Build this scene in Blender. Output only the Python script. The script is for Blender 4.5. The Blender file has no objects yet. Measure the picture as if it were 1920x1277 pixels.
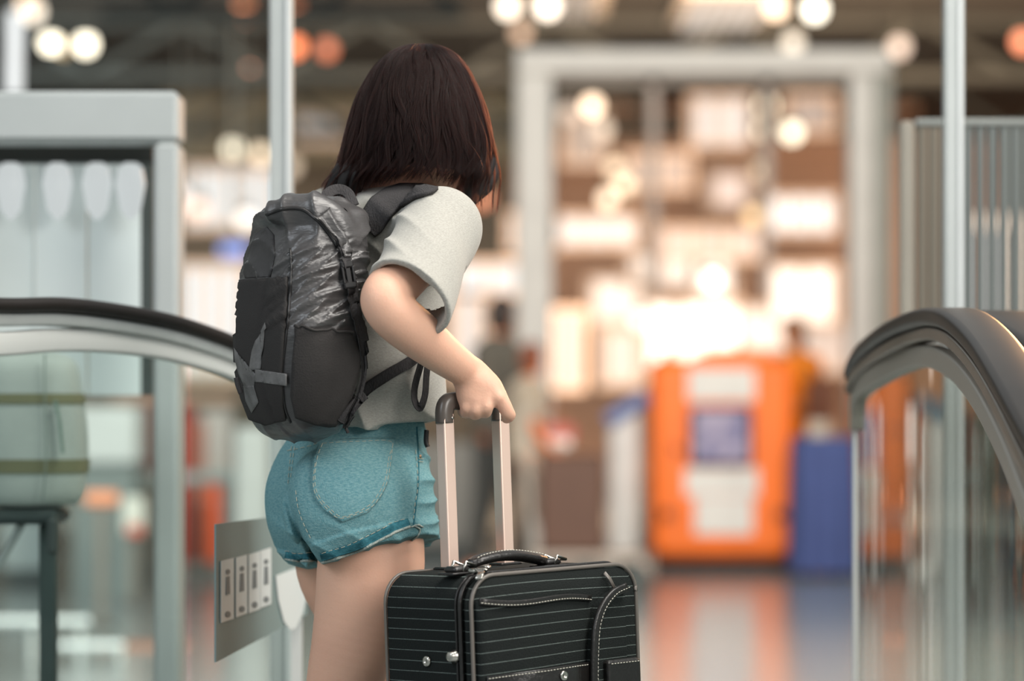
import bpy, bmesh, math, random
import numpy as np
from mathutils import Vector, Matrix
from mathutils.bvhtree import BVHTree

random.seed(7); np.random.seed(7)
SC = bpy.context.scene
COL = SC.collection
PI = math.pi

# ------------------------------------------------------------------ camera, world, light, exposure
FPX, D0, HC, HZ = 5600.0, 4.82, 1.0, 760.0      # focal length in pixels, focus distance, camera height, horizon row
cd = bpy.data.cameras.new('camera'); cam = bpy.data.objects.new('camera', cd); COL.objects.link(cam)
cam.location = (0, 0, HC); cam.rotation_euler = (PI/2, 0, 0)
cd.sensor_width = 36; cd.lens = 105; cd.shift_y = (HZ-638.5)/1920
cd.clip_start = 0.05; cd.clip_end = 200
cd.dof.use_dof = True; cd.dof.focus_distance = 4.66; cd.dof.aperture_fstop = 2.0
SC.camera = cam
SC.view_settings.view_transform = 'Standard'; SC.view_settings.look = 'None'
SC.view_settings.gamma = 1; SC.view_settings.use_curve_mapping = False
SC.view_settings.exposure = 0.0
SC.cycles.use_denoising = True
SC.cycles.max_bounces = 6; SC.cycles.diffuse_bounces = 3; SC.cycles.glossy_bounces = 3
SC.cycles.transparent_max_bounces = 12; SC.cycles.sample_clamp_indirect = 6
SC.cycles.caustics_reflective = False; SC.cycles.caustics_refractive = False

def lin(c):
    return tuple(((v/255)/12.92 if v/255 <= .04045 else ((v/255+.055)/1.055)**2.4) for v in c)

w = bpy.data.worlds.new('world'); SC.world = w; w.use_nodes = True
bg = w.node_tree.nodes['Background']; bg.inputs[0].default_value = (*lin((222, 228, 228)), 1); bg.inputs[1].default_value = 0.62

def area(name, loc, target, size, power, color, size_y=None):
    l = bpy.data.lights.new(name, 'AREA'); l.energy = power; l.color = lin(color)
    l.shape = 'RECTANGLE'; l.size = size; l.size_y = size_y or size
    o = bpy.data.objects.new(name, l); COL.objects.link(o); o.location = loc
    o.rotation_euler = (Vector(target)-Vector(loc)).to_track_quat('-Z', 'Y').to_euler(); return o
area('key_light_right', (3.3, 1.4, 2.9), (-.2, 4.8, 1.0), 2.2, 190, (255, 250, 244))  # added soft key from the right front, no window is built there
area('daylight_left', (-3.2, 1.6, 3.4), (-.2, 4.8, 1.0), 2.0, 70, (236, 245, 255))
area('daylight_overhead', (1.2, 4.2, 3.9), (0, 4.8, 1.1), 1.8, 130, (255, 250, 242))
area('warm_hall_light', (3.4, 12.5, 3.2), (0.0, 4.8, 1.0), 1.6, 220, (255, 190, 130))
area('hall_light_front', (1.5, 9.0, 4.3), (1.4, 18.5, .8), 3.0, 620, (255, 240, 224))
area('hall_light_left', (-3.0, 7.5, 4.3), (-2.6, 15, .8), 3.0, 420, (236, 244, 246))
area('warm_far_light', (2.4, 24.0, 3.0), (2.6, 38, 1.2), 3.0, 1900, (255, 204, 164))
area('grey_far_light', (-5.0, 24.0, 3.6), (-5, 38, 1.5), 4.0, 700, (232, 240, 236))

# ------------------------------------------------------------------ helpers: coordinates, objects, tags
def P(px, py, D):
    return np.array([(px-960)*D/FPX, D, HC+(HZ-py)*D/FPX])
def Z(py, D): return HC+(HZ-py)*D/FPX
def X(px, D): return (px-960)*D/FPX

def tag(o, label=None, cat=None, group=None, kind=None):
    if label: o['label'] = label
    if cat: o['category'] = cat
    if group: o['group'] = group
    if kind: o['kind'] = kind
    return o
def empty(name, loc, label, cat, group=None, rz=0):
    o = bpy.data.objects.new(name, None); COL.objects.link(o); o.location = tuple(map(float, loc)); o.rotation_euler = (0, 0, rz)
    o.empty_display_size = .1
    return tag(o, label, cat, group)
def parent(o, p, world=True):
    o.parent = p
    if world:
        m = Matrix.Identity(4); q = p; chain = []
        while q: chain.append(q); q = q.parent
        for q in reversed(chain):
            m = m @ q.matrix_parent_inverse @ Matrix.LocRotScale(q.location, q.rotation_euler, q.scale)
        o.matrix_parent_inverse = m.inverted()
def mesh_obj(name, V, Fc, m, par=None, world=True, smooth=True):
    me = bpy.data.meshes.new(name)
    V = np.asarray(V, dtype=np.float32)
    if isinstance(Fc, np.ndarray):
        nf, k = Fc.shape
        me.vertices.add(len(V)); me.vertices.foreach_set('co', V.ravel())
        me.loops.add(nf*k); me.loops.foreach_set('vertex_index', Fc.astype(np.int32).ravel())
        me.polygons.add(nf); me.polygons.foreach_set('loop_start', np.arange(0, nf*k, k, dtype=np.int32))
        me.update(calc_edges=True); me.validate()
    else:
        me.from_pydata([tuple(map(float, v)) for v in V], [], Fc)
        me.update()
    if smooth and len(me.polygons): me.polygons.foreach_set('use_smooth', [True]*len(me.polygons))
    if m: me.materials.append(m)
    o = bpy.data.objects.new(name, me); COL.objects.link(o)
    if par is not None: parent(o, par, world)
    return o

# ------------------------------------------------------------------ materials
def mat(name, col, rough=.5, metal=0, spec=.5, bump=None, noise=None, sss=0, sheen=0, emit=None, coat=0):
    """bump=(scale, strength, stretch xyz), noise=(scale, second colour, contrast)"""
    m = bpy.data.materials.new(name); m.use_nodes = True; nt = m.node_tree
    b = nt.nodes['Principled BSDF']
    b.inputs['Base Color'].default_value = (*lin(col), 1); b.inputs['Roughness'].default_value = rough
    b.inputs['Metallic'].default_value = metal; b.inputs['Specular IOR Level'].default_value = spec
    if sss:
        b.inputs['Subsurface Weight'].default_value = sss; b.inputs['Subsurface Radius'].default_value = (1, .35, .2); b.inputs['Subsurface Scale'].default_value = .02
    if sheen: b.inputs['Sheen Weight'].default_value = sheen
    if coat: b.inputs['Coat Weight'].default_value = coat; b.inputs['Coat Roughness'].default_value = .15
    tc = None
    def coords(scl=(1, 1, 1)):
        nonlocal tc
        tc = tc or nt.nodes.new('ShaderNodeTexCoord')
        mp = nt.nodes.new('ShaderNodeMapping'); mp.inputs['Scale'].default_value = scl
        nt.links.new(tc.outputs['Object'], mp.inputs['Vector']); return mp.outputs[0]
    if noise:
        n = nt.nodes.new('ShaderNodeTexNoise'); n.inputs['Scale'].default_value = noise[0]; n.inputs['Detail'].default_value = 4
        nt.links.new(coords(noise[3] if len(noise) > 3 else (1, 1, 1)), n.inputs['Vector'])
        r = nt.nodes.new('ShaderNodeValToRGB'); c = noise[2]
        r.color_ramp.elements[0].position = .5-c; r.color_ramp.elements[1].position = .5+c
        r.color_ramp.elements[0].color = (*lin(noise[1]), 1); r.color_ramp.elements[1].color = (*lin(col), 1)
        nt.links.new(n.outputs[0], r.inputs[0]); nt.links.new(r.outputs[0], b.inputs['Base Color'])
    if bump:
        n = nt.nodes.new('ShaderNodeTexNoise'); n.inputs['Scale'].default_value = bump[0]; n.inputs['Detail'].default_value = 3
        nt.links.new(coords(bump[2] if len(bump) > 2 else (1, 1, 1)), n.inputs['Vector'])
        bp = nt.nodes.new('ShaderNodeBump'); bp.inputs['Strength'].default_value = bump[1]; bp.inputs['Distance'].default_value = .003
        nt.links.new(n.outputs[0], bp.inputs['Height']); nt.links.new(bp.outputs[0], b.inputs['Normal'])
    if emit:
        b.inputs['Emission Color'].default_value = (*lin(emit[0]), 1); b.inputs['Emission Strength'].default_value = emit[1]
    return m
_cache = {}
def M(name, *a, **k):
    if name not in _cache: _cache[name] = mat(name, *a, **k)
    return _cache[name]
def plain(c, rough=.6, metal=0):
    n = 'plain_%d_%d_%d_%d_%d' % (*c, int(rough*100), int(metal*100))
    return M(n, c, rough, metal, noise=(6, tuple(int(v*.93) for v in c), .3))
def lamp_mat(c, s):
    n = 'glow_%d_%d_%d_%d' % (*c, int(s*100))
    return M(n, (60, 60, 60), .5, emit=(c, s))
def glass_mat(name, tint, refl):
    m = bpy.data.materials.new(name); m.use_nodes = True; nt = m.node_tree
    for n in list(nt.nodes): nt.nodes.remove(n)
    out = nt.nodes.new('ShaderNodeOutputMaterial'); mx = nt.nodes.new('ShaderNodeMixShader')
    t = nt.nodes.new('ShaderNodeBsdfTransparent'); t.inputs[0].default_value = (*lin(tint), 1)
    g = nt.nodes.new('ShaderNodeBsdfGlossy'); g.inputs['Roughness'].default_value = .02
    fr = nt.nodes.new('ShaderNodeFresnel'); fr.inputs[0].default_value = 1.35
    mu = nt.nodes.new('ShaderNodeMath'); mu.operation = 'MULTIPLY'; mu.inputs[1].default_value = refl
    nt.links.new(fr.outputs[0], mu.inputs[0]); nt.links.new(mu.outputs[0], mx.inputs[0])
    nt.links.new(t.outputs[0], mx.inputs[1]); nt.links.new(g.outputs[0], mx.inputs[2]); nt.links.new(mx.outputs[0], out.inputs[0])
    return m

# ------------------------------------------------------------------ signed distance modelling
def smin(a, b, k):
    if k <= 0: return np.minimum(a, b)
    h = np.clip(.5+.5*(b-a)/k, 0, 1); return b*(1-h)+a*h-k*h*(1-h)
def smax(a, b, k): return -smin(-a, -b, k)
def catmull(pts, n):
    pts = np.asarray(pts, float); m = len(pts)
    if m < 3: 
        t = np.linspace(0, 1, n*(m-1)+1)[:, None]; return pts[0]*(1-t)+pts[-1]*t
    q = np.vstack([2*pts[0]-pts[1], pts, 2*pts[-1]-pts[-2]]); out = []
    for i in range(1, m):
        t = np.linspace(0, 1, n, endpoint=False)[:, None]
        a, b, c, d = q[i-1], q[i], q[i+1], q[i+2]
        out.append(.5*((2*b)+(-a+c)*t+(2*a-5*b+4*c-d)*t*t+(-a+3*b-3*c+d)*t**3))
    out.append(q[m][None]); return np.vstack(out)
def rc(a, b, ra, rb):
    a = np.asarray(a, float); b = np.asarray(b, float); ab = b-a; L = ab@ab+1e-12
    def f(p):
        t = np.clip(((p-a)@ab)/L, 0, 1)
        return np.sqrt((((p-a)-t[:, None]*ab)**2).sum(1))-(ra+(rb-ra)*t)
    return f
def tube(pts, n=4):
    """pts: list of (xyz, r)"""
    q = catmull([list(p)+[r] for p, r in pts], n)
    segs = [rc(q[i, :3], q[i+1, :3], q[i, 3], q[i+1, 3]) for i in range(len(q)-1)]
    def f(p):
        d = segs[0](p)
        for s in segs[1:]: d = np.minimum(d, s(p))
        return d
    return f
def ell(c, r, ax=None):
    c = np.asarray(c, float); r = np.asarray(r, float); A = np.eye(3) if ax is None else np.asarray(ax, float)
    def f(p):
        q = (p-c)@A.T
        k0 = np.sqrt(((q/r)**2).sum(1))+1e-9; k1 = np.sqrt(((q/r**2)**2).sum(1))+1e-9
        return k0*(k0-1)/k1
    return f
def box(c, r, rd=.01, ax=None):
    c = np.asarray(c, float); r = np.asarray(r, float)-rd; A = np.eye(3) if ax is None else np.asarray(ax, float)
    def f(p):
        q = np.abs((p-c)@A.T)-r
        return np.sqrt((np.maximum(q, 0)**2).sum(1))+np.minimum(q.max(1), 0)-rd
    return f
def plane(c, n):
    c = np.asarray(c, float); n = np.asarray(n, float); n = n/np.linalg.norm(n)
    return lambda p: (p-c)@n
TH = math.radians(55)
FV = np.array([math.sin(TH), math.cos(TH), 0]); RV = np.array([math.cos(TH), -math.sin(TH), 0]); UP = np.array([0, 0, 1.])
class Loft:
    """horizontal slices: keys (z, cx, cy, a, b, e); a along the side axis, b along the forward axis"""
    def __init__(s, keys, ang=TH, n=8):
        k = catmull(sorted(keys, key=lambda q: q[0]), n); z = k[:, 0]
        z = np.maximum.accumulate(z+np.arange(len(z))*1e-7); s.k = k; s.z = z
        s.R = np.array([math.cos(ang), -math.sin(ang)]); s.F = np.array([math.sin(ang), math.cos(ang)])
    def par(s, z): return [np.interp(z, s.z, s.k[:, i]) for i in range(1, 6)]
    def __call__(s, p, grow=0):
        cx, cy, a, b, e = s.par(p[:, 2]); a = np.maximum(a+grow, .002); b = np.maximum(b+grow, .002)
        dx = p[:, 0]-cx; dy = p[:, 1]-cy
        u = dx*s.R[0]+dy*s.R[1]; v = dx*s.F[0]+dy*s.F[1]
        rho = (np.abs(u/a)**e+np.abs(v/b)**e)**(1/e)+1e-6
        L = np.hypot(u, v); d2 = np.where(rho > .3, L*(1-1/rho), -np.minimum(a, b)*.7)
        h = np.abs(p[:, 2]-(s.z[0]+s.z[-1])/2)-(s.z[-1]-s.z[0])/2-grow
        return np.minimum(np.maximum(d2, h), 0)+np.hypot(np.maximum(d2, 0), np.maximum(h, 0))
    def point(s, z, phi, grow=0):
        cx, cy, a, b, e = s.par(z); a = a+grow; b = b+grow
        c, q = np.cos(phi), np.sin(phi)
        r = 1/((np.abs(c/a)**e+np.abs(q/b)**e)**(1/e))
        u, v = r*c, r*q
        return np.stack([cx+u*s.R[0]+v*s.F[0], cy+u*s.R[1]+v*s.F[1], z], -1)
def pxloft(keys, ang=TH, n=8):
    """keys (py, x_left, x_right, D, ratio b/a, e): slices from what is seen of them"""
    out = []
    for py, xl, xr, D, ra, e in keys:
        hw = (xr-xl)/2*D/FPX; q = e/(e-1)
        k = (abs(math.cos(ang))**q+abs(ra*math.sin(ang))**q)**(1/q)
        a = hw/k; out.append((Z(py, D), X((xl+xr)/2, D), D, a, a*ra, e))
    return Loft(out, ang, n)
_rs = np.random.RandomState(3)
_ND = _rs.normal(size=(24, 3)); _ND /= np.linalg.norm(_ND, axis=1)[:, None]; _NP = _rs.uniform(0, 6.28, 24)
def noise3(p, f, s=0):
    """cheap smooth noise, about -1..1"""
    v = 0
    for i in range(5):
        j = (i+s*5) % 24; v = v+np.sin((p@_ND[j])*f*(1+.23*i)+_NP[j]+1.3*np.sin((p@_ND[(j+7) % 24])*f*.7+_NP[(j+3) % 24]))
    return v/3.2
def ridge(p, d, f, s=0, warp=1.2, wf=14):
    d = np.asarray(d, float); d = d/np.linalg.norm(d)
    ph = (p@d)*f+warp*noise3(p, wf, s)*2
    return (1-np.abs(np.sin(ph)))**1.6
def sdf_mesh(name, ops, lo, hi, h, m, par=None, disp=None, smooth_it=1, keep=False):
    """ops: list of (kind, k, fn), kind 'u' union / 's' subtract / 'i' intersect.  Surface nets on sparse blocks."""
    lo = np.asarray(lo, float); hi = np.asarray(hi, float); n = 20
    N = np.ceil((hi-lo)/h).astype(int)+1; C = np.ceil(N/n).astype(int)
    cc = np.stack(np.meshgrid(*[np.arange(c) for c in C], indexing='ij'), -1).reshape(-1, 3)
    cen = lo+(cc*n+n/2)*h; half = n*h*.87*1.25+.004
    ds = [op[2](cen) for op in ops]
    def comb(vals, kinds):
        d = None
        for v, (kd, k) in zip(vals, kinds):
            if v is None: continue
            if kd == 'u': d = v if d is None else smin(d, v, k)
            elif kd == 's': d = None if d is None else smax(d, -v, k)
            else: d = None if d is None else smax(d, v, k)
        return d
    full = comb(ds, [(o[0], o[1]) for o in ops])
    lim = half*1.25+(.02 if disp else 0)
    act = np.where(np.abs(full) < lim)[0]
    Kx, Ky = int((C[1]*n+2)*(C[2]*n+2)), int(C[2]*n+2)
    g = np.arange(n+1); gi = np.stack(np.meshgrid(g, g, g, indexing='ij'), -1).reshape(-1, 3)
    keys, verts, quads = [], [], []
    E = [((0,0,0),(1,0,0)),((0,1,0),(1,1,0)),((0,0,1),(1,0,1)),((0,1,1),(1,1,1)),((0,0,0),(0,1,0)),((1,0,0),(1,1,0)),((0,0,1),(0,1,1)),((1,0,1),(1,1,1)),
         ((0,0,0),(0,0,1)),((1,0,0),(1,0,1)),((0,1,0),(0,1,1)),((1,1,0),(1,1,1))]
    for a in act:
        base = cc[a]*n; p = lo+(base+gi)*h
        vals, kinds = [], []
        for (kd, k, fn), dc in zip(ops, ds):
            if kd in 'us' and dc[a] > lim+k: continue
            vals.append(fn(p)); kinds.append((kd, k))
        if not vals: continue
        d = comb(vals, kinds)
        if d is None: continue
        if disp is not None: d = d-disp(p)
        V = d.reshape(n+1, n+1, n+1); S = V < 0
        if S.all() or not S.any(): continue
        def sl(o, A): return A[o[0]:o[0]+n, o[1]:o[1]+n, o[2]:o[2]+n]
        cnt = np.zeros((n, n, n)); acc = np.zeros((n, n, n, 3))
        for o1, o2 in E:
            v1, v2 = sl(o1, V), sl(o2, V); cr = (v1 < 0) != (v2 < 0)
            t = np.where(cr, v1/np.where(cr, v1-v2, 1), 0)
            for ax in range(3):
                acc[..., ax] += np.where(cr, o1[ax]+(o2[ax]-o1[ax])*t, 0)
            cnt += cr
        I = np.argwhere(cnt > 0); c = cnt[I[:, 0], I[:, 1], I[:, 2]][:, None]
        verts.append(lo+(base+I+acc[I[:, 0], I[:, 1], I[:, 2]]/c)*h)
        G = I+base+1; keys.append(G[:, 0]*Kx+G[:, 1]*Ky+G[:, 2])
        off = [((0,0,0),(0,-1,0),(0,-1,-1),(0,0,-1)), ((0,0,0),(0,0,-1),(-1,0,-1),(-1,0,0)), ((0,0,0),(-1,0,0),(-1,-1,0),(0,-1,0))]
        for ax in range(3):
            e = [0, 0, 0]; e[ax] = 1
            s1 = S[:n, :n, :n]; s2 = sl(e, S); I = np.argwhere(s1 != s2)
            if not len(I): continue
            fl = s1[I[:, 0], I[:, 1], I[:, 2]]; G = I+base+1
            q = np.stack([(G[:, 0]+o[0])*Kx+(G[:, 1]+o[1])*Ky+G[:, 2]+o[2] for o in off[ax]], 1)
            q = np.where(fl[:, None], q, q[:, ::-1]); quads.append(q)
    keys = np.concatenate(keys); verts = np.vstack(verts); quads = np.vstack(quads)
    order = np.argsort(keys); keys = keys[order]; verts = verts[order]
    qi = np.clip(np.searchsorted(keys, quads), 0, len(keys)-1); ok = (keys[qi] == quads).all(1); qi = qi[ok]
    for _ in range(smooth_it):
        acc = np.zeros_like(verts); cnt = np.zeros(len(verts))
        for i in range(4):
            for ax in range(3): acc[:, ax] += np.bincount(qi[:, i], verts[qi[:, (i+1) % 4], ax], len(verts))+np.bincount(qi[:, (i+1) % 4], verts[qi[:, i], ax], len(verts))
            cnt += np.bincount(qi[:, i], minlength=len(verts))+np.bincount(qi[:, (i+1) % 4], minlength=len(verts))
        verts = verts*.4+.6*acc/np.maximum(cnt, 1)[:, None]
    # outward orientation
    a_, b_, c_ = verts[qi[:, 0]], verts[qi[:, 1]], verts[qi[:, 2]]
    if (a_*np.cross(b_, c_)).sum() < 0: qi = qi[:, ::-1]
    o = mesh_obj(name, verts, np.ascontiguousarray(qi), m, par)
    if keep: o_b = BVHTree.FromPolygons(verts.tolist(), qi.tolist()); return o, o_b
    return o

# ------------------------------------------------------------------ surface details laid on a built surface
ORG = Vector((0, 0, HC))
def cast(bvh, px, py, dflt=None):
    d = Vector(P(px, py, 1.0))-ORG; d.normalize()
    hit = bvh.ray_cast(ORG, d)
    if hit[0] is None:
        if dflt is None: return None, None
        q = P(px, py, dflt); return np.array(q), np.array(-np.array(d))
    nn = hit[1]; 
    if nn.dot(d) > 0: nn = -nn
    return np.array(hit[0]), np.array(nn)
def sweep_mesh(path, prof, closed=True, cap=True, up=(0, 0, 1), ups=None):
    """prof: (k,2) offsets (side, up) swept along path"""
    path = np.asarray(path, float); prof = np.asarray(prof, float); k = len(prof); V = []
    T = np.gradient(path, axis=0); T /= np.linalg.norm(T, axis=1)[:, None]+1e-12
    side = None
    for i in range(len(path)):
        u = np.asarray(ups[i] if ups is not None else up, float); s = np.cross(T[i], u)
        if np.linalg.norm(s) < 1e-3: s = side if side is not None else np.cross(T[i], (1, 0, 0))
        s = s/np.linalg.norm(s)
        if side is not None and s@side < 0 and ups is None: s = -s
        side = s; v = np.cross(s, T[i])
        V += [path[i]+s*a+v*b for a, b in prof]
    Fc = []
    for i in range(len(path)-1):
        for j in range(k if closed else k-1):
            a, b = i*k+j, i*k+(j+1) % k; Fc.append((a, b, b+k, a+k))
    if cap and closed: Fc.append(tuple(range(k))[::-1]); Fc.append(tuple((len(path)-1)*k+j for j in range(k)))
    return V, Fc
def circ(r, n=8, rb=None): return [(r*math.cos(2*PI*i/n), (rb or r)*math.sin(2*PI*i/n)) for i in range(n)]
def rrect(w, h, r, n=3):
    out = []
    for cx, cy, a0 in ((w/2-r, h/2-r, 0), (-w/2+r, h/2-r, 90), (-w/2+r, -h/2+r, 180), (w/2-r, -h/2+r, 270)):
        for i in range(n+1):
            a = math.radians(a0+90*i/n); out.append((cx+r*math.cos(a), cy+r*math.sin(a)))
    return out
class MB:
    def __init__(s): s.V = []; s.F = []
    def add(s, V, Fc):
        n = len(s.V); s.V += [tuple(map(float, v)) for v in V]; s.F += [tuple(i+n for i in f) for f in Fc]; return s
    def box(s, a, b, bev=0):
        (x0, y0, z0), (x1, y1, z1) = np.minimum(a, b), np.maximum(a, b)
        if bev:
            c = ((x0+x1)/2, (y0+y1)/2); pr = rrect(x1-x0, y1-y0, min(bev, (x1-x0)/2.05, (y1-y0)/2.05), 2); k = len(pr); e = min(bev, (z1-z0)/3)
            V = []
            for z, sc in ((z0, 1-e*2/max(x1-x0, 1e-6)), (z0+e, 1), (z1-e, 1), (z1, 1-e*2/max(x1-x0, 1e-6))):
                sy = 1-(1-sc)*(x1-x0)/max(y1-y0, 1e-6) if sc < 1 else 1
                V += [(c[0]+p[0]*sc, c[1]+p[1]*max(sy, .2), z) for p in pr]
            Fc = [(r*k+j, r*k+(j+1) % k, (r+1)*k+(j+1) % k, (r+1)*k+j) for r in range(3) for j in range(k)]
            Fc += [tuple(range(k))[::-1], tuple(3*k+j for j in range(k))]
            return s.add(V, Fc)
        V = [(x, y, z) for z in (z0, z1) for x, y in ((x0, y0), (x1, y0), (x1, y1), (x0, y1))]
        return s.add(V, [(3, 2, 1, 0), (4, 5, 6, 7), (0, 1, 5, 4), (1, 2, 6, 5), (2, 3, 7, 6), (3, 0, 4, 7)])
    def tube(s, pts, r, n=8, smooth=0):
        q = catmull(pts, smooth) if smooth and len(pts) > 2 else np.asarray(pts, float)
        d = q[-1]-q[0]; up = (0, 0, 1) if abs(d[2]) < .9*np.linalg.norm(d)+1e-9 else (0, 1, 0)
        return s.add(*sweep_mesh(q, circ(r, n), up=up))
    def bar(s, pts, wd, h, r=.002, up=(0, 0, 1)): return s.add(*sweep_mesh(pts, rrect(wd, h, r), up=up))
    def lathe(s, c, prof, axis=(0, 0, 1), n=20):
        ax = Vector(axis).normalized(); q = ax.to_track_quat('Z', 'Y'); V = []
        for r, z in prof:
            for i in range(n): V.append(Vector(c)+q @ Vector((r*math.cos(2*PI*i/n), r*math.sin(2*PI*i/n), z)))
        k = len(prof); Fc = [(r*n+j, r*n+(j+1) % n, (r+1)*n+(j+1) % n, (r+1)*n+j) for r in range(k-1) for j in range(n)]
        Fc += [tuple(range(n))[::-1], tuple((k-1)*n+j for j in range(n))]
        return s.add(V, Fc)
    def build(s, name, m, par=None, world=True, smooth=False, M4=None):
        V = s.V if M4 is None else [tuple(M4 @ Vector(v)) for v in s.V]
        return mesh_obj(name, V, s.F, m, par, world, smooth)
def ribbon(name, path, wpx, bvh, m, par, off=.002, thick=.002, dflt=4.7, nac=4, ns=8, wend=None):
    q = catmull([(a, b) for a, b in path], ns); n = len(q); T = np.gradient(q, axis=0); T /= np.linalg.norm(T, axis=1)[:, None]+1e-9
    V0, V1 = [], []; last = dflt
    for i in range(n):
        ww = wpx if wend is None else wpx+(wend-wpx)*i/(n-1); s = np.array([-T[i][1], T[i][0]])
        row = []
        for j in range(nac+1):
            c = q[i]+s*ww*(j/nac-.5); pt, nm = cast(bvh, c[0], c[1]) if bvh else (None, None); row.append((c, pt, nm))
        ds = [r[1][1] for r in row if r[1] is not None]
        if ds:
            last = sorted(ds)[len(ds)//2]
        for c, pt, nm in row:
            if pt is None or abs(pt[1]-last) > .04: pt = P(c[0], c[1], last); nm = np.array([0, -1, 0.])
            V0.append(pt+nm*off); V1.append(pt+nm*(off+thick))
    k = nac+1; Fc = []; N = len(V0)
    for i in range(n-1):
        for j in range(nac):
            a = i*k+j; Fc.append((a, a+1, a+k+1, a+k)); Fc.append(tuple(N+x for x in (a, a+k, a+k+1, a+1)))
        for j in (0, nac):
            a = i*k+j; Fc.append((a, a+k, a+k+N, a+N))
    for i in (0, n-1):
        for j in range(nac):
            a = i*k+j; Fc.append((a, a+1, a+1+N, a+N))
    return mesh_obj(name, V0+V1, Fc, m, par)
def patch(name, poly, bvh, m, par, off=.001, thick=.0015, dflt=4.7, res=7):
    bm = bmesh.new(); vs = [bm.verts.new((a, b, 0)) for a, b in poly]; bm.faces.new(vs)
    bmesh.ops.triangulate(bm, faces=bm.faces[:])
    for _ in range(7):
        es = [e for e in bm.edges if e.calc_length() > res]
        if not es: break
        bmesh.ops.subdivide_edges(bm, edges=es, cuts=1); bmesh.ops.triangulate(bm, faces=bm.faces[:])
    bm.verts.ensure_lookup_table()
    V, Nn = [], []; last = dflt
    for v in bm.verts:
        pt, nm = cast(bvh, v.co.x, v.co.y)
        v.tag = pt is None
        if pt is None: pt = P(v.co.x, v.co.y, last); nm = np.array([0, -1, 0.])
        else: last = pt[1]
        V.append(pt+nm*off); Nn.append(nm)
    bmesh.ops.delete(bm, geom=[f for f in bm.faces if any(v.tag for v in f.verts)], context='FACES_ONLY')
    nV = len(V); Fc = [tuple(v.index for v in f.verts) for f in bm.faces]
    V1 = [a+b*thick for a, b in zip(V, Nn)]
    be = [e for e in bm.edges if len(e.link_faces) == 1]
    F2 = [tuple(i+nV for i in f) for f in Fc]+[f[::-1] for f in Fc]+[(e.verts[0].index, e.verts[1].index, e.verts[1].index+nV, e.verts[0].index+nV) for e in be]
    bm.free(); return mesh_obj(name, V+V1, F2, m, par)
def cord(mb, path, bvh, r, off=.0005, ns=8, dflt=4.7, dash=None):
    q = catmull([(a, b) for a, b in path], ns); pts = []; last = dflt
    if dash:
        L = np.r_[0, np.cumsum(np.linalg.norm(np.diff(q, axis=0), axis=1))]; nn = max(4, int(L[-1]/1.5)); s = np.linspace(0, L[-1], nn)
        q = np.stack([np.interp(s, L, q[:, 0]), np.interp(s, L, q[:, 1])], 1)
    for a, b in q:
        pt, nm = cast(bvh, a, b) if bvh else (None, None)
        if pt is None: pt = P(a, b, last); nm = np.array([0, -1, 0.])
        last = pt[1]; pts.append(pt+nm*off)
    if dash:
        on, gap = dash; i = 0
        while i+on < len(pts): mb.add(*sweep_mesh(pts[i:i+on+1], circ(r, 4), up=(0, 1, 0.1))); i += on+gap
    else: mb.add(*sweep_mesh(pts, circ(r, 6), up=(0, 1, .1)))
    return mb

# ================================================================== THE HALL (structure)
def struct(o): return tag(o, kind='structure')
def pbox(px0, py0, px1, py1, D, t=.06, bev=0, mb=None):
    """box whose front face stands at distance D and spans those picture columns and rows"""
    mb = mb or MB(); return mb.box((X(px0, D), D, Z(py1, D)), (X(px1, D), D+t, Z(py0, D)), bev)
floor_m = mat('polished_floor', (128, 136, 136), .17, spec=.55, noise=(1.3, (118, 126, 127), .3), bump=(3, .04))
ceil_m = mat('dark_ceiling', (24, 32, 32), .9, noise=(.8, (16, 22, 22), .3))
steel_w = mat('pale_powder_coat', (172, 177, 176), .45, noise=(5, (162, 167, 166), .3))
steel_d = mat('dark_steel', (60, 66, 64), .6)
struct(MB().box((-9, -2.5, -.2), (9, 42, 0)).build('floor', floor_m))
struct(MB().box((-9, 20, 4.75), (9, 42, 4.95)).build('ceiling', ceil_m))
struct(MB().box((-9.2, 9, 0), (-9, 42, 4.95)).build('wall_left', plain((120, 124, 118), .8)))
struct(MB().box((9, 9, 0), (9.2, 42, 4.95)).build('wall_right', plain((128, 116, 104), .8)))
struct(MB().box((-9, 41, 0), (0, 41.2, 4.95)).build('wall_back', plain((122, 122, 114), .85)))
struct(MB().box((0, 41, 0), (9, 41.2, 4.95)).build('wall_back', plain((210, 174, 150), .85)))  # peach base colour carries the warm haze of the glow
struct(pbox(300, 172, 970, 300, 36, .4).build('trim_1', plain((112, 114, 102), .85)))
struct(pbox(970, 150, 1720, 215, 37, .4).build('trim_2', plain((150, 124, 108), .85)))
def window_or_glow(n, x0, y0, x1, y1, D, s, c, bars=1):
    mb = MB(); w_ = .07
    a = np.array([X(x0, D), D, Z(y1, D)]); b = np.array([X(x1, D), D+.08, Z(y0, D)])
    mb.box((a[0]-w_, a[1], a[2]-w_), (a[0], b[1], b[2]+w_)).box((b[0], a[1], a[2]-w_), (b[0]+w_, b[1], b[2]+w_)).box((a[0], a[1], a[2]-w_), (b[0], b[1], a[2])).box((a[0], a[1], b[2]), (b[0], b[1], b[2]+w_))
    for i in range(bars):
        x = a[0]+(b[0]-a[0])*(i+1)/(bars+1); mb.box((x-.025, a[1], a[2]), (x+.025, b[1], b[2]))
    f = struct(mb.build('window_or_glow_%d' % n, plain((190, 180, 170), .6)))
    for i in range(bars+1):
        xa = a[0]+(b[0]-a[0])*i/(bars+1); xb = a[0]+(b[0]-a[0])*(i+1)/(bars+1)
        MB().box((xa+.025, a[1]+.03, a[2]), (xb-.025, a[1]+.05, b[2])).build('pane', lamp_mat(c, s*1.2), f)
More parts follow.
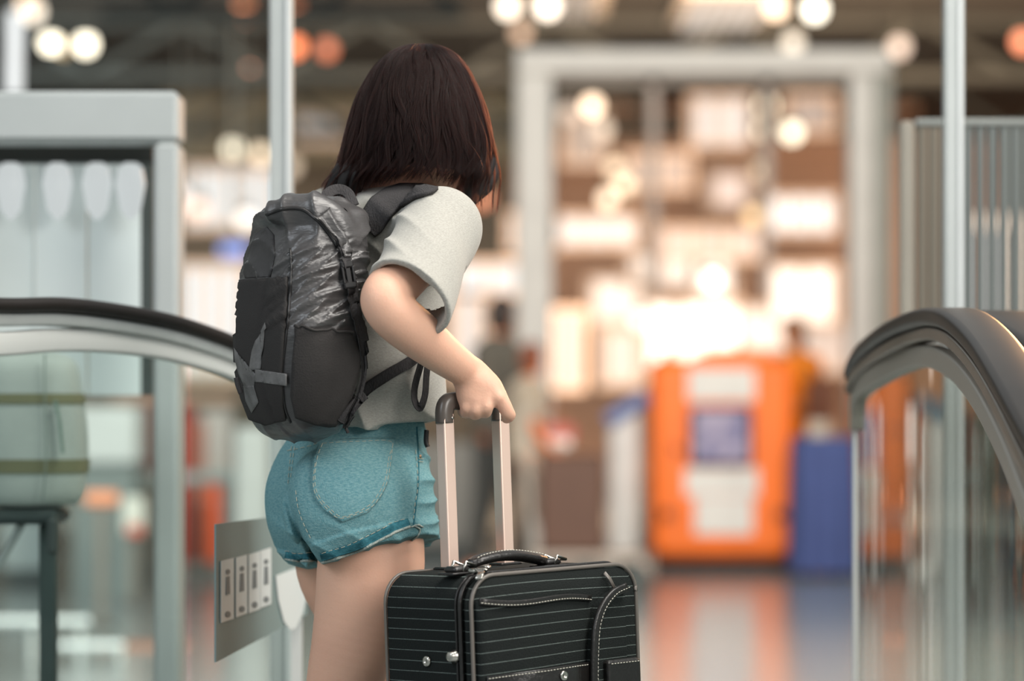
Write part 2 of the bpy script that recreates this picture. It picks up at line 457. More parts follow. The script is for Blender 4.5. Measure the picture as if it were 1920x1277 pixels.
WARM, COOL, PALE = (255, 236, 218), (226, 236, 238), (240, 232, 224)
wins = [(1215, 575, 1385, 690, 34, 2.2, (255, 240, 222), 2), (1448, 505, 1565, 600, 34, 1.5, WARM, 1), (1436, 372, 1565, 432, 35, 1.3, PALE, 2), (1300, 188, 1402, 268, 33.4, .8, PALE, 1), (1062, 222, 1130, 300, 33.2, .42, (226, 204, 186), 0), (1180, 296, 1290, 348, 33.3, .5, (240, 214, 196), 1), (1478, 186, 1560, 242, 33.4, .42, (222, 204, 192), 0), (1240, 436, 1425, 478, 33.3, .72, (252, 226, 210), 2),  # the weak tan and peach panes are added to pale the far wall
        (1045, 412, 1192, 455, 33, 1.05, PALE, 2), (960, 410, 1035, 462, 33, .95, COOL, 0), (1182, 482, 1300, 530, 35, 1.1, WARM, 1), (1305, 488, 1372, 552, 35, 1.3, WARM, 0), (1110, 528, 1205, 600, 35, 1.05, WARM, 0),
        (1392, 582, 1480, 650, 35, 1.25, WARM, 0), (1335, 330, 1400, 382, 36, .8, (246, 222, 208), 0), (1045, 590, 1085, 720, 30, .8, PALE, 0),
        (352, 322, 512, 420, 33, .78, COOL, 3), (335, 505, 458, 700, 32, .80, COOL, 3), (560, 225, 640, 262, 35, .35, COOL, 1), (855, 500, 975, 545, 32, .85, COOL, 1), (850, 560, 905, 700, 32, .68, PALE, 0), (1815, 432, 1890, 600, 13, .5, (214, 216, 214), 0),
        (1130, 625, 1200, 715, 33, .85, (250, 226, 208), 0), (1500, 615, 1590, 690, 35, .7, (240, 214, 196), 0)]
for i, q in enumerate(wins): window_or_glow(i+1, *q)

# skylights in the ceiling
for i, (x0, x1, d0, d1, s) in enumerate(((1285, 1430, 26.9, 29.3, .8), (1000, 1120, 26.2, 28.3, .5))):
    D = (d0+d1)/2
    f = struct(MB().box((X(x0, D)-.1, d0-.1, 4.70), (X(x1, D)+.1, d1+.1, 4.745)).build('window_or_glow_%d' % (30+i), plain((150, 150, 145))))
    n = 6
    for k in range(n):
        xa = X(x0, D)+(X(x1, D)-X(x0, D))*k/n; MB().box((xa+.02, d0, 4.66), (xa+(X(x1, D)-X(x0, D))/n-.03, d1, 4.69)).build('pane', lamp_mat((236, 226, 214), s), f)

# roof trusses: chords and diagonals
def truss(y, z0, z1, x0, x1, n, label, m):
    r = empty('roof_truss', ((x0+x1)/2, y, z0), label, 'truss')
    MB().box((x0, y-.06, z0-.05), (x1, y+.06, z0+.05)).build('bottom_chord', m, r); MB().box((x0, y-.06, z1-.05), (x1, y+.06, z1+.05)).build('top_chord', m, r)
    for i in range(n):
        a = x0+(x1-x0)*i/n; b = x0+(x1-x0)*(i+1)/n
        MB().bar([((a, y, z0) if i % 2 else (a, y, z1)), ((b, y, z1) if i % 2 else (b, y, z0))], .09, .09, .02, (0, 1, 0)).build('diagonal', m, r)
truss(24, 4.15, 4.7, -3.3, -.4, 5, 'dark steel roof truss high over the white doorway at the hall left', plain((32, 42, 42), .7))
truss(29, 4.2, 4.72, -5.0, 7.6, 14, 'long grey steel roof truss under the dark ceiling, nearest of the full width ones', plain((32, 42, 42), .7))
truss(34, 4.1, 4.72, -6.5, 8.5, 16, 'long grey steel roof truss deeper in the hall behind the other', plain((32, 42, 42), .7))

# ceiling lamps
lamps = [(95, 82, 29, 4.2, (250, 240, 215), 'cream ceiling lamp over the white doorway, left one of the bright pair'), (161, 83, 29, 4.2, (250, 240, 215), 'cream ceiling lamp over the white doorway, right one of the bright pair'), (112, 90, 30, 1.3, (214, 186, 140), 'dim tan ceiling lamp half behind the left one of a bright pair'),
  (62, 22, 27, 2.2, (240, 226, 205), 'soft cream lamp at the top left beside the hanging light tube'), (50, 6, 26, 1.6, (220, 190, 160), 'tan lamp at the very top left above the light tube'), (455, 8, 28, 3.6, (250, 150, 95), 'bright orange lamp left of the pale post at the top edge'), (462, 30, 29, 1.9, (225, 120, 75), 'orange lamp just under the topmost orange one left of the post'),
  (478, 129, 30, 1.9, (226, 150, 116), 'dull orange lamp low beside the pale post'), (551, 20, 28, 2.6, (245, 145, 95), 'orange lamp half hidden by the pale post at the top'), (553, 87, 29, 2.6, (240, 125, 75), 'orange lamp half hidden by the pale post, lower of two'), (613, 92, 29, 1.7, (205, 110, 75), 'dim orange lamp alone right of the pale post'),
  (437, 279, 31, 2.4, (236, 226, 200), 'round cream lamp low left of the pale post'), (489, 289, 31, 1.9, (226, 206, 176), 'tan lamp touching the pale post, beside a cream one'), (545, 312, 31, 1.2, (210, 190, 165), 'faint tan lamp right of the pale post'), (372, 392, 28, 1.4, (236, 200, 180), 'small pinkish lamp beside the white doorway jamb'), (338, 372, 28, 1.5, (240, 225, 215), 'small pale lamp at the edge of the white doorway jamb'), (462, 412, 28, 1.7, (240, 232, 222), 'small white lamp above the blue oval light'),
  (952, 12, 27, 3.0, (250, 232, 210), 'pale lamp at the top middle, left of two'), (1027, 12, 27, 3.4, (252, 236, 216), 'pale lamp at the top middle, right of two'), (978, 63, 29, 1.3, (220, 180, 150), 'dim tan lamp under the two pale lamps at the top middle'), (1110, 198, 30, 3.2, (255, 224, 192), 'peach lamp inside the tall doorway, highest of its string'), (1130, 243, 30, 1.2, (236, 214, 190), 'faint lamp under the highest lamp of the string'),
  (1064, 210, 30, .9, (226, 208, 190), 'faint lamp beside the left jamb of the tall doorway'), (1153, 315, 31, 1.3, (255, 226, 190), 'faint peach lamp halfway down the string'), (1170, 346, 31, 1.8, (255, 228, 190), 'peach lamp low in the string, right of a brighter one'), (1140, 373, 31, 2.1, (255, 228, 196), 'peach lamp, lowest of the string'), (1437, 199, 30, 2.4, (248, 238, 208), 'cream lamp in the tall doorway, top of a group of three'),
  (1434, 243, 30, 2.0, (246, 232, 204), 'cream lamp in the tall doorway, below left of three'), (1485, 248, 30, 2.6, (250, 240, 212), 'cream lamp in the tall doorway, right one of three'), (1455, 14, 27, 2.8, (255, 222, 188), 'peach lamp right of the skylight at the top'), (1528, 17, 27, 3.8, (255, 248, 228), 'bright cream lamp at the top right of the skylight'), (1487, 80, 28, 1.4, (236, 226, 206), 'dim cream lamp above the tall doorway header'),
  (1686, 88, 28, 1.8, (226, 200, 180), 'dim pinkish lamp above the louvred screen'), (1918, 78, 29, 2.6, (240, 140, 100), 'orange lamp at the right edge of the ceiling'), (905, 372, 30, 1.3, (230, 140, 100), 'dim orange lamp right of the woman with the dark bob'), (1428, 320, 31, .9, (255, 226, 190), 'faint peach lamp under the group of three'), (1412, 405, 32, 1.4, (255, 214, 160), 'yellowish lamp low in the tall doorway'), (1200, 600, 31, 1.6, (255, 244, 232), 'round white lamp over the left pedestal'),
  (1335, 525, 31, 2.6, (255, 246, 234), 'round white lamp high above the orange machine')]
for px, py, D, s, c, lb in lamps:
    x, z = X(px, D), Z(py, D); top = 4.75 if D >= 20 else z+1
    r = empty('ceiling_lamp', (x, D, z), lb, 'lamp', 'hanging lamps of the hall'); rad = .085
    mb = MB(); mb.lathe((x, D, z), [(.02, -rad), (rad*.75, -rad*.7), (rad, 0), (rad*.75, rad*.7), (.02, rad)], (0, 0, 1), 14); mb.build('bulb', lamp_mat(c, s*1.4), r, smooth=True)
    mb = MB(); mb.lathe((x, D, z), [(rad*.75, rad*.75), (rad*.6, rad*1.5), (.02, rad*1.7)], (0, 0, 1), 12); mb.build('cap', steel_d, r, smooth=True)
    if top > z+.2: MB().tube([(x, D, z+.1), (x, D, top)], .008, 6).build('rod', steel_d, r)
r = empty('light_tube', P(28, 100, 14), 'bright white vertical light tube hanging above the white doorway', 'lamp')
MB().tube([P(28, 22, 14), P(26, 176, 14)], .036, 12).build('tube', lamp_mat((236, 240, 240), 1.1), r); MB().tube([P(28, -80, 14), P(28, 22, 14)], .012, 8).build('rod', steel_d, r)
r = empty('oval_sign', P(440, 470, 27), 'glowing blue oval sign left of the backpack', 'sign')
MB().tube([P(440, 457, 27.05), (X(440, 27), 27.05, 4.75)], .015, 6).build('rod', steel_d, r); pbox(410, 456, 468, 482, 27, .1, .05).build('housing', plain((90, 100, 120)), r); pbox(414, 459, 464, 479, 26.99, .02).build('blue_face', lamp_mat((92, 132, 226), 1.5), r)

# white doorway, pale posts
r = empty('doorway', P(150, 760, 6.05)*np.array([1, 1, 0]), 'wide pale grey door frame with frosted white panels at the hall left', 'doorway')
D = 6.1
pbox(-160, 170, 335, 266, D, .12, .01).build('header', steel_w, r)
mb = MB().box((X(287, D), D, 0), (X(335, D), D+.12, Z(266, D)), .01); mb.build('jamb', steel_w, r)
mb = MB().box((X(-160, D), D, 0), (X(-120, D), D+.12, Z(266, D)), .01); mb.build('jamb', steel_w, r)
pbox(-120, 266, 287, 304, D+.2, .06).build('dark_slot', plain((38, 44, 42)), r)
frost = mat('frosted_glass', (206, 214, 212), .5, noise=(3, (192, 200, 198), .3)); frost.node_tree.nodes['Principled BSDF'].inputs['Emission Color'].default_value = (*lin((200, 210, 208)), 1); frost.node_tree.nodes['Principled BSDF'].inputs['Emission Strength'].default_value = .26  # faint emission stands in for daylight behind the panels
for i, (a, b) in enumerate(((-120, -30), (-26, 62), (66, 160), (164, 262))):
    MB().box((X(a, D+.28), D+.28+.012*(i % 2), Z(742, D+.28)), (X(b, D+.28), D+.31, Z(304, D+.28))).build('frosted_panel', frost, r)
MB().box((X(262, D+.3), D+.3, Z(742, D+.3)), (X(287, D+.3), D+.34, Z(304, D+.3))).build('dark_gap', plain((60, 68, 66)), r)
for i, (px, sx, s) in enumerate(((20, 'first', .9), (108, 'second', .9), (182, 'third', .95), (245, 'fourth', .9))):  # added glowing ovals in place of lamp reflections on the frosted panels
    q = P(px, 345, 6.32); g = empty('glow_oval', q, '%s added glowing oval for a lamp reflection under the dark slot of the pale doorway' % ('leftmost', 'second from left', 'third from left', 'rightmost')[i], 'lamp', 'added glow ovals under the dark slot')
    MB().lathe(q, [(.006, -.075), (.022, -.055), (.032, 0), (.026, .035), (.006, .05)], n=14).build('globe', lamp_mat((224, 231, 231), .74), g, smooth=True)
    MB().tube([q+np.array([0, 0, .03]), (q[0], q[1], Z(300, 6.32))], .004, 6).build('stem', steel_w, g)
for px0, px1, lb in ((505, 548, 'pale grey square post rising behind the backpack'), (1772, 1808, 'pale grey square post rising behind the right handrail')):
    r = empty('post', ((X(px0, 6.2)+X(px1, 6.2))/2, 6.22, 0), lb, 'post')
    MB().box((X(px0, 6.2), 6.2, 0), (X(px1, 6.2), 6.24, 2.4), .004).build('shaft', steel_w, r)
    MB().box((X(px0, 6.2)-.02, 6.18, 0), (X(px1, 6.2)+.02, 6.28, .02), .004).build('foot_plate', steel_w, r)
    MB().box((X(px1, 6.2)-.012, 6.192, .05), (X(px1, 6.2)-.004, 6.2, 2.38)).build('edge_strip', plain((214, 218, 218)), r)

# tall centre doorway
D = 19; jm = plain((206, 202, 194), .5)
r = empty('doorway', (X(1320, D), D, 0), 'tall white door frame in the middle of the hall behind the orange machine', 'doorway')
pbox(968, 92, 1672, 138, D, .25, .02).build('header', jm, r); pbox(1030, 138, 1590, 158, D+.1, .1).build('header_lip', plain((150, 138, 126)), r)
for a, b in ((968, 1036), (1594, 1640)): MB().box((X(a, D), D, 0), (X(b, D), D+.25, Z(138, D)), .02).build('jamb', jm, r)
MB().box((X(1642, D), D+.05, 0), (X(1676, D), D+.3, Z(92, D)), .02).build('outer_jamb', plain((150, 150, 140)), r)
for a in (1218, 1432): MB().box((X(a, D), D+.1, Z(560, D)), (X(a+18, D), D+.2, Z(92, D))).build('mullion', plain((176, 160, 148)), r)

# louvred screen on the right
D = 6.5; r = empty('louvre_screen', (X(1800, D), D, 0), 'grey metal louvred screen of vertical slats behind the right post', 'screen')
pbox(1716, 222, 2000, 236, D, .04, .005).build('top_rail', plain((140, 144, 140)), r)
pbox(1690, 645, 2012, 662, D, .04, .005).build('bottom_rail', plain((140, 144, 140)), r); MB().box((X(2000, D), D, 0), (X(2024, D), D+.04, Z(222, D)), .005).build('stile', plain((150, 150, 146)), r)
MB().box((X(1690, D), D, Z(662, D)), (X(1714, D), D+.04, Z(226, D)), .005).build('stile', plain((152, 146, 134)), r)
for i in range(13):
    a = 1722+22*i; MB().box((X(a, D), D+.005, Z(648, D)), (X(a+15, D), D+.03, Z(238, D))).build('slat', plain((104, 98, 86)) if a < 1770 else plain((94, 100, 98)), r)
struct(MB().box((X(1690, 10), 10, 0), (X(2000, 10), 10.1, Z(238, 10))).build('wall_side', plain((70, 70, 64), .85))) if False else None
bp = struct(MB().box((X(1716, 9.0), 9.0, Z(640, 9)), (X(1806, 9), 9.05, Z(232, 9))).build('wall_front', plain((112, 98, 84), .85)))
bp = struct(MB().box((X(1880, 14), 14.0, 0), (X(2100, 14), 14.1, Z(232, 14))).build('wall_far', plain((84, 90, 88), .85)))

# ================================================================== ORANGE MACHINES AND FURNITURE OF THE HALL
orange = plain((255, 118, 8), .45); white = plain((226, 222, 214), .6)
D = 17.9
r = empty('wrapping_machine', (X(1355, D), D, 0), 'big orange luggage wrapping machine with white notices and a dark screen', 'machine')
MB().box((X(1222, D), D, Z(1048, D)), (X(1490, D), D+.6, Z(672, D)), .05).build('cabinet', orange, r)
mb = MB(); q = catmull([P(1290, 674, D+.3), P(1320, 660, D+.3), P(1370, 655, D+.3), P(1420, 662, D+.3), P(1440, 674, D+.3)], 4)
mb.add([(p[0], y, p[2]) for y in (D+.05, D+.55) for p in q], [(i, i+1, len(q)+i+1, len(q)+i) for i in range(len(q)-1)]+[tuple(range(len(q)))[::-1], tuple(range(len(q), 2*len(q)))]); mb.build('domed_top', orange, r)
pbox(1245, 655, 1262, 690, D+.1, .1, .02).build('corner_knob', orange, r)
MB().box((X(1232, D), D+.08, 0), (X(1480, D), D+.5, Z(1046, D)), .02).build('dark_base', plain((40, 34, 30)), r)
f = pbox(1292, 762, 1412, 874, D-.05, .06, .02).build('screen_frame', plain((60, 52, 70)), r)
scr = mat('screen_picture', (150, 140, 158), .4, noise=(7, (84, 84, 122), .06), emit=((120, 112, 140), .25)); pbox(1302, 770, 1402, 866, D-.07, .02).build('screen', scr, f)
for nm_, q in (('notice', (1290, 690, 1416, 752)), ('notice', (1284, 878, 1422, 930)), ('notice', (1302, 932, 1412, 1003))): pbox(*q, D-.012, .012).build(nm_, white, r)
for q in ((1262, 835, 1276, 850), (1240, 955, 1260, 975), (1455, 955, 1475, 975)): pbox(*q, D-.03, .03, .01).build('latch', plain((110, 50, 20)), r)
pbox(1208, 950, 1222, 1048, D+.05, .3).build('side_bumper', plain((70, 45, 30)), r)
r = empty('mirrored_machine', (X(1660, D), D, 0), 'mirror image of the orange machine in the right glass, built as a narrow cabinet', 'cabinet')  # reflection of the wrapping machine, built solid behind the glass
MB().box((X(1618, D), D, Z(1048, D)), (X(1704, D), D+.6, Z(702, D)), .03).build('cabinet', orange, r); MB().box((X(1622, D), D+.05, 0), (X(1700, D), D+.5, Z(1046, D))).build('dark_base', plain((40, 34, 30)), r)
pbox(1619, 770, 1645, 870, D-.03, .04).build('screen', scr, r); pbox(1619, 880, 1648, 935, D-.015, .02).build('notice', white, r); pbox(1619, 938, 1642, 1003, D-.015, .02).build('notice', white, r)
pbox(1660, 800, 1704, 812, D-.01, .02).build('band', plain((200, 100, 50)), r); pbox(1660, 965, 1704, 980, D-.01, .02).build('band', plain((140, 70, 40)), r)
def pedestal(px0, px1, top, D, blue, lb, flip=1):
    r = empty('pedestal', (X((px0+px1)/2, D), D, 0), lb, 'pedestal', 'white pedestals with blue tops')
    MB().box((X(px0, D), D, .02), (X(px1, D), D+.25, Z(top, D)), .02).build('column', plain((222, 220, 216), .5), r)
    a, b = P(px0-4 if flip > 0 else px0-14, top+18 if flip > 0 else top-32, D-.02), P(px1+14 if flip > 0 else px1+4, top-28 if flip > 0 else top+12, D-.02)
    c = MB().bar([a, b], .28, .09, .02, (0, 0, 1)); c.V = [(x, y+.12, z) for x, y, z in c.V]; c.build('slanted_top', blue, r)
    MB().box((X(px0, D)-.03, D-.03, 0), (X(px1, D)+.03, D+.28, .03), .005).build('base', plain((190, 190, 186)), r)
pedestal(1143, 1200, 772, 18.2, plain((96, 120, 172), .4), 'white pedestal with a slanted blue top left of the orange machine')
pedestal(1738, 1796, 782, 18.0, plain((60, 120, 150), .4), 'reflected white pedestal with a blue top, built solid behind the right glass', -1)  # mirror image of the left pedestal, added as a solid
for px, py, D, lb in ((1196, 1060, 17.2, 'pale ball bollard at the foot of the left pedestal'), (1733, 1073, 16.9, 'pale ball bollard seen through the right glass')):
    q = P(px, py, D); r = empty('bollard', (q[0], q[1], 0), lb, 'bollard'); MB().lathe(q, [(.01, -.055), (.04, -.04), (.056, 0), (.04, .04), (.01, .055)], n=14).build('ball', lamp_mat((232, 224, 214), .35) if False else plain((240, 236, 228), .3), r, smooth=True)
    MB().lathe((q[0], q[1], 0), [(.03, 0), (.012, .01), (.012, q[2]-.05)], n=10).build('stem', plain((200, 198, 190)), r)
# table under a blue cloth
D = 17.3; x0, x1 = X(1498, D), X(1602, D); r = empty('table', ((x0+x1)/2, D+.2, 0), 'small table hidden under a blue cloth beside the orange machine', 'table')
MB().box((x0+.02, D+.04, .76), (x1-.02, D+.5, .80)).build('table_top', plain((90, 70, 50)), r)
for sx in (x0+.04, x1-.08):
    for y in (D+.06, D+.44): MB().box((sx, y, 0), (sx+.04, y+.04, .76)).build('leg', plain((90, 70, 50)), r)
V = []; n = 60; per = []
for i in range(n):
    t = i/n*2*(x1-x0+.5); L_ = x1-x0
    if t < L_: p = (x0+t, D); 
    elif t < L_+.5: p = (x1, D+t-L_)
    elif t < 2*L_+.5: p = (x1-(t-L_-.5), D+.5)
    else: p = (x0, D+.5-(t-2*L_-.5))
    per.append(p)
cx_, cy_ = (x0+x1)/2, D+.25
for zz, k in ((.815, 0), (.80, .4), (.5, 1), (.2, 1.5), (.03, 1.8)):
    for i, (a, b) in enumerate(per):
        dx, dy = a-cx_, b-cy_; l = math.hypot(dx, dy); w_ = .014*k*math.sin(i*2*PI/6)+.012*k; V.append((a+dx/l*w_, b+dy/l*w_, zz))
Fc = [(r_*n+j, r_*n+(j+1) % n, (r_+1)*n+(j+1) % n, (r_+1)*n+j) for r_ in range(4) for j in range(n)]+[tuple(range(n))]
tag(mesh_obj('tablecloth', V, Fc, plain((66, 80, 130), .85)), 'blue cloth hanging in pleats to the floor beside the orange machine', 'tablecloth')
q = P(1535, 800, 17.6); r = empty('tape_roll', (q[0], q[1], .816), 'pale roll of film lying on the blue covered table', 'roll')
MB().lathe((q[0], q[1], .816), [(.07, 0), (.07, .09), (.025, .09), (.025, .0)], n=18).build('film', plain((206, 190, 170)), r, smooth=False)
# luggage on a trolley behind the suitcase
D = 15.6; r = empty('luggage_trolley', (X(1080, D), D, 0), 'low silver luggage trolley carrying a big brown box', 'trolley')
MB().box((X(990, D), D, .18), (X(1205, D), D+.5, .225), .01).build('deck', plain((170, 158, 146), .4), r)
MB().tube([(X(1000, D), D+.05, .2), (X(985, D), D+.05, .95), (X(1000, D), D+.05, 1.0)], .014).build('handle', plain((180, 170, 160), .4), r)
for px in (1010, 1100, 1190):
    for y in (.05, .42): MB().lathe((X(px, D), D+y, .085), [(.03, 0), (.085, .005), (.085, .03), (.03, .035)], (0, 1, 0), 16).build('wheel', steel_d, r)
MB().box((X(1012, D), D+.03, .227), (X(1134, D), D+.42, Z(853, D)), .02).build('travel_box', plain((84, 54, 38), .6)); tb = COL.objects[-1] if False else bpy.data.objects['travel_box']; tag(tb, 'big dark brown box riding on the silver trolley', 'box')
D = 16.2; r = empty('floor_stand', (X(1048, D), D, 0), 'small red and white striped stand behind the brown box', 'stand')
MB().tube([(X(1048, D), D, 0), (X(1048, D), D, Z(830, D))], .02).build('leg', plain((180, 160, 150)), r); pbox(1018, 796, 1080, 832, D, .12, .02).build('red_head', plain((186, 96, 84)), r); pbox(1028, 822, 1070, 838, D-.01, .1).build('white_band', white, r)
# dark counter on the right, seen through the glass
D = 14; r = empty('counter', (X(1900, D), D, 0), 'dark counter block behind the right glass balustrade', 'counter')
MB().box((X(1822, D), D, 0), (X(2050, D), D+.6, Z(785, D)), .02).build('body', plain((40, 44, 40)), r); MB().box((X(1815, D), D-.05, Z(785, D)), (X(2050, D), D+.65, Z(775, D))).build('top', plain((90, 94, 90)), r)
MB().box((X(1822, D), D-.01, Z(1000, D)), (X(2050, D), D, Z(985, D))).build('kick_rail', plain((100, 106, 102), .4), r)

# ------------------------------------------------------------------ things beyond the left glass
D = 17.6; red = plain((142, 52, 40), .7)
def board(px0, py0, px1, py1, D, m, name, lb, cat, t=.08, foot=True, parts=()):
    r = empty(name, (X((px0+px1)/2, D), D, 0), lb, cat); pbox(px0, py0, px1, py1, D, t, .015).build('panel', m, r)
    if foot:
        zb = Z(py1, D)
        if zb > .05: MB().box((X((px0+px1)/2, D)-.02, D+.02, 0), (X((px0+px1)/2, D)+.02, D+.06, zb)).build('stem', plain((120, 116, 108)), r)
        MB().box((X((px0+px1)/2, D)-.05, D-.06, 0), (X((px0+px1)/2, D)+.05, D+.14, .015)).build('base', plain((90, 90, 86)), r)
    for q, mm, nm_ in parts: pbox(*q, D-.012, .012).build(nm_, mm, r)
    return r
board(252, 755, 290, 892, D, plain((112, 46, 36)), 'banner_stand', 'short dark red banner stand behind the left glass', 'banner')
board(328, 762, 362, 1056, D-.5, red, 'banner_stand', 'tall dark red banner stand behind the left glass', 'banner')
board(386, 905, 414, 1058, D-.4, plain((232, 92, 40)), 'sign_board', 'bright orange sign board beside the tall red banner', 'sign')
board(362, 790, 384, 1050, D-.1, plain((192, 128, 108)), 'sign_board', 'pinkish sign board between red banner and orange board', 'sign')
board(374, 770, 432, 890, D+.6, plain((196, 188, 182)), 'sign_board', 'pale grey board right of the tall red banner', 'sign')
r = empty('shelf', (X(325, 18.4), 18.4, 0), 'long tan shelf over the red banners behind the left glass', 'shelf')
pbox(212, 738, 440, 756, 18.4, .3).build('board', plain((186, 152, 130)), r)
for px in (222, 430): MB().box((X(px, 18.4)-.02, 18.5, 0), (X(px, 18.4)+.02, 18.54, Z(756, 18.4))).build('upright', plain((140, 140, 136)), r)
r = empty('counter', (X(190, 15.5), 15.5, 0), 'white counter box behind the left glass', 'counter')
MB().box((X(128, 15.5), 15.5, Z(872, 15.5)), (X(256, 15.5), 16.0, Z(762, 15.5)), .02).build('white_body', plain((196, 202, 200)), r); MB().box((X(134, 15.5), 15.55, 0), (X(250, 15.5), 15.95, Z(872, 15.5))).build('plinth', plain((118, 128, 126)), r)
r = empty('barrier', (X(300, 16), 16, 0), 'long grey waist rail crossing in front of the red banners', 'barrier')
pbox(165, 885, 440, 908, 16, .05, .01).build('rail', plain((142, 152, 150), .4), r)
for px in (180, 420): MB().tube([(X(px, 16), 16.02, 0), (X(px, 16), 16.02, Z(900, 16))], .02).build('post', plain((130, 136, 134), .4), r)
board(156, 922, 220, 950, 13.5, plain((226, 150, 112)), 'sign_board', 'small orange sign standing low behind the left glass', 'sign')
board(228, 932, 268, 1004, 15, plain((214, 216, 206)), 'sign_board', 'small white sign with a red foot behind the left glass', 'sign', parts=(((240, 985, 266, 1004), plain((206, 90, 66)), 'red_mark'),))
r = empty('floor_rail', (X(120, 11.6), 11.6, 0), 'pair of low silver floor rails behind the left glass', 'rail')
for py, a, b in ((1166, -60, 168), (1212, 108, 232)): MB().tube([P(a, py, 11.6), P(b, py, 11.6)], .018, 8).build('bar', plain((206, 212, 210), .3), r)
for px in (-40, 60, 150, 225): MB().tube([(X(px, 11.6), 11.6, 0), (X(px, 11.6), 11.6, Z(1180 if px < 160 else 1215, 11.6))], .014, 8).build('upright', plain((190, 196, 194), .3), r)
r = empty('bench', (X(260, 12.2), 12.2, 0), 'low brown bench end behind the left glass', 'bench')
MB().box((X(172, 12.2), 12.2, Z(1232, 12.2)), (X(345, 12.2), 12.5, Z(1214, 12.2)), .01).build('seat', plain((150, 110, 92)), r)
for px in (180, 336): MB().box((X(px, 12.2)-.015, 12.3, 0), (X(px, 12.2)+.015, 12.34, Z(1232, 12.2))).build('leg', steel_d, r)
for px0, px1, py0, py1, D, c, lb in ((440, 505, 800, 960, 15, (176, 180, 178), 'pale grey cabinet behind the rail near the backpack'), (0, 90, 980, 1075, 16.5, (170, 180, 178), 'low pale cabinet at the hall left'), (700, 900, 830, 1060, 19.5, (140, 136, 128), 'grey cabinet far behind the suitcase handle'), (425, 500, 1000, 1060, 18.6, (120, 116, 100), 'olive cabinet behind the small icon sign')):
    r = empty('cabinet', (X((px0+px1)/2, D), D, 0), lb, 'cabinet'); MB().box((X(px0, D), D, .08), (X(px1, D), D+.4, Z(py0, D)), .02).build('body', plain(c), r); MB().box((X(px0, D)+.03, D+.03, 0), (X(px1, D)-.03, D+.37, .08)).build('plinth', steel_d, r)

# reflection of a pale bag with olive bands, built solid on an added stand
D = 5.8
bg_ = empty('reflected_bag', P(50, 950, D), 'reflection of a pale grey bag with two olive bands, built solid behind the left glass', 'bag')
bl = Loft([(Z(955, D), X(40, D), D+.1, .05, .05, 2.4), (Z(945, D), X(42, D), D+.1, .095, .08, 2.6), (Z(900, D), X(45, D), D+.1, .105, .095, 3), (Z(820, D), X(45, D), D+.1, .107, .1, 3.2), (Z(740, D), X(42, D), D+.1, .10, .095, 3.2), (Z(680, D), X(38, D), D+.1, .092, .085, 3), (Z(660, D), X(36, D), D+.1, .06, .05, 2.4)], 0)
bgm = mat('pale_bag_cloth', (170, 178, 172), .85, noise=(8, (158, 166, 160), .3), bump=(60, .3))
sdf_mesh('body', [('u', 0, bl)], (-1.15, 5.65, .78), (-.78, 6.05, 1.13), .005, bgm, bg_)
for py0, py1 in ((738, 757), (862, 888)):
    V = []; k = 36
    for z in (Z(py1, D), Z(py0, D)):
        for j in range(k): V.append(bl.point(z, 2*PI*j/k, .003))
    mesh_obj('olive_band', V, [(j, (j+1) % k, k+(j+1) % k, k+j) for j in range(k)], plain((112, 112, 82), .8), bg_)
mb = MB(); mb.tube([P(84, 664, D-.0), P(84, 745, D-.006), P(86, 860, D-.012), P(80, 940, D)], .0016, 5, 6); mb.build('piping', plain((110, 124, 116)), bg_)
mb = MB(); mb.bar([P(104, 752, D-.005), P(112, 790, D-.01), P(118, 850, D-.012)], .010, .004); mb.build('strap', plain((100, 126, 118)), bg_)
r = empty('added_bag_stand', P(50, 960, D)*np.array([1, 1, 0]), 'added dark stand under the reflected pale bag', 'stand')  # added support, takes the place of the dark reflected figure
MB().box((X(-30, D), D+.02, Z(985, D)), (X(105, D), D+.2, Z(957, D)), .01).build('tray', plain((46, 58, 56)), r)
MB().box((X(60, D), D+.08, 0), (X(92, D), D+.12, Z(985, D)), .005).build('post', plain((52, 66, 64)), r)
MB().tube([P(-60, 1160, D+.05), P(52, 962, D+.05)], .008, 8).build('strut', plain((150, 158, 156), .4), r)
MB().box((X(20, D), D-.02, 0), (X(130, D), D+.22, .03), .01).build('base', plain((46, 58, 56)), r)
pbox(86, 970, 108, 1042, D, .03, .008).build('hook', plain((58, 66, 64)), r)

# ================================================================== BALUSTRADES
rubber = mat('black_handrail_rubber', (36, 30, 26), .34, spec=.35, noise=(8, (26, 23, 22), .3))
steel = mat('brushed_steel', (186, 190, 188), .32, .35, noise=(20, (170, 174, 172), .3))
steel_s = mat('satin_aluminium', (206, 208, 204), .42, .2)
gl = glass_mat('clear_glass', (244, 249, 247), .4)
def rail_path(pts, n=10): 
    q = catmull(pts, n); return np.array([P(a, b, d) for a, b, d in q])
def DL(x): return 5.2+.9*x/1000
def balustrade(label, rub, st1, band, w_r, w_s, w_b, zb, steel=steel, steel_s=steel_s):
    r = empty('balustrade', (float(rub[len(rub)//2][0]), float(rub[len(rub)//2][1]), 0), label, 'balustrade', 'glass balustrades with black handrails')
    o = MB().add(*sweep_mesh(rub, rrect(*w_r, .012, 4))).build('handrail', rubber, r, smooth=True)
    MB().add(*sweep_mesh(st1, rrect(*w_s, .004))).build('guide_track', steel, r, smooth=True)
    MB().add(*sweep_mesh(band, rrect(*w_b, .006))).build('steel_band', steel_s, r, smooth=True)
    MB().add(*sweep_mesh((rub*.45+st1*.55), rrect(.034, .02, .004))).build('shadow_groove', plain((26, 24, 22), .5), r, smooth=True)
    return r
xs_ = [-260, -120, 0, 100, 200, 300, 380, 440, 520, 590, 640, 655, 640, 600]
rb = [580, 570, 573, 572, 583, 602, 627, 652, 695, 752, 840, 940, 1040, 1120]
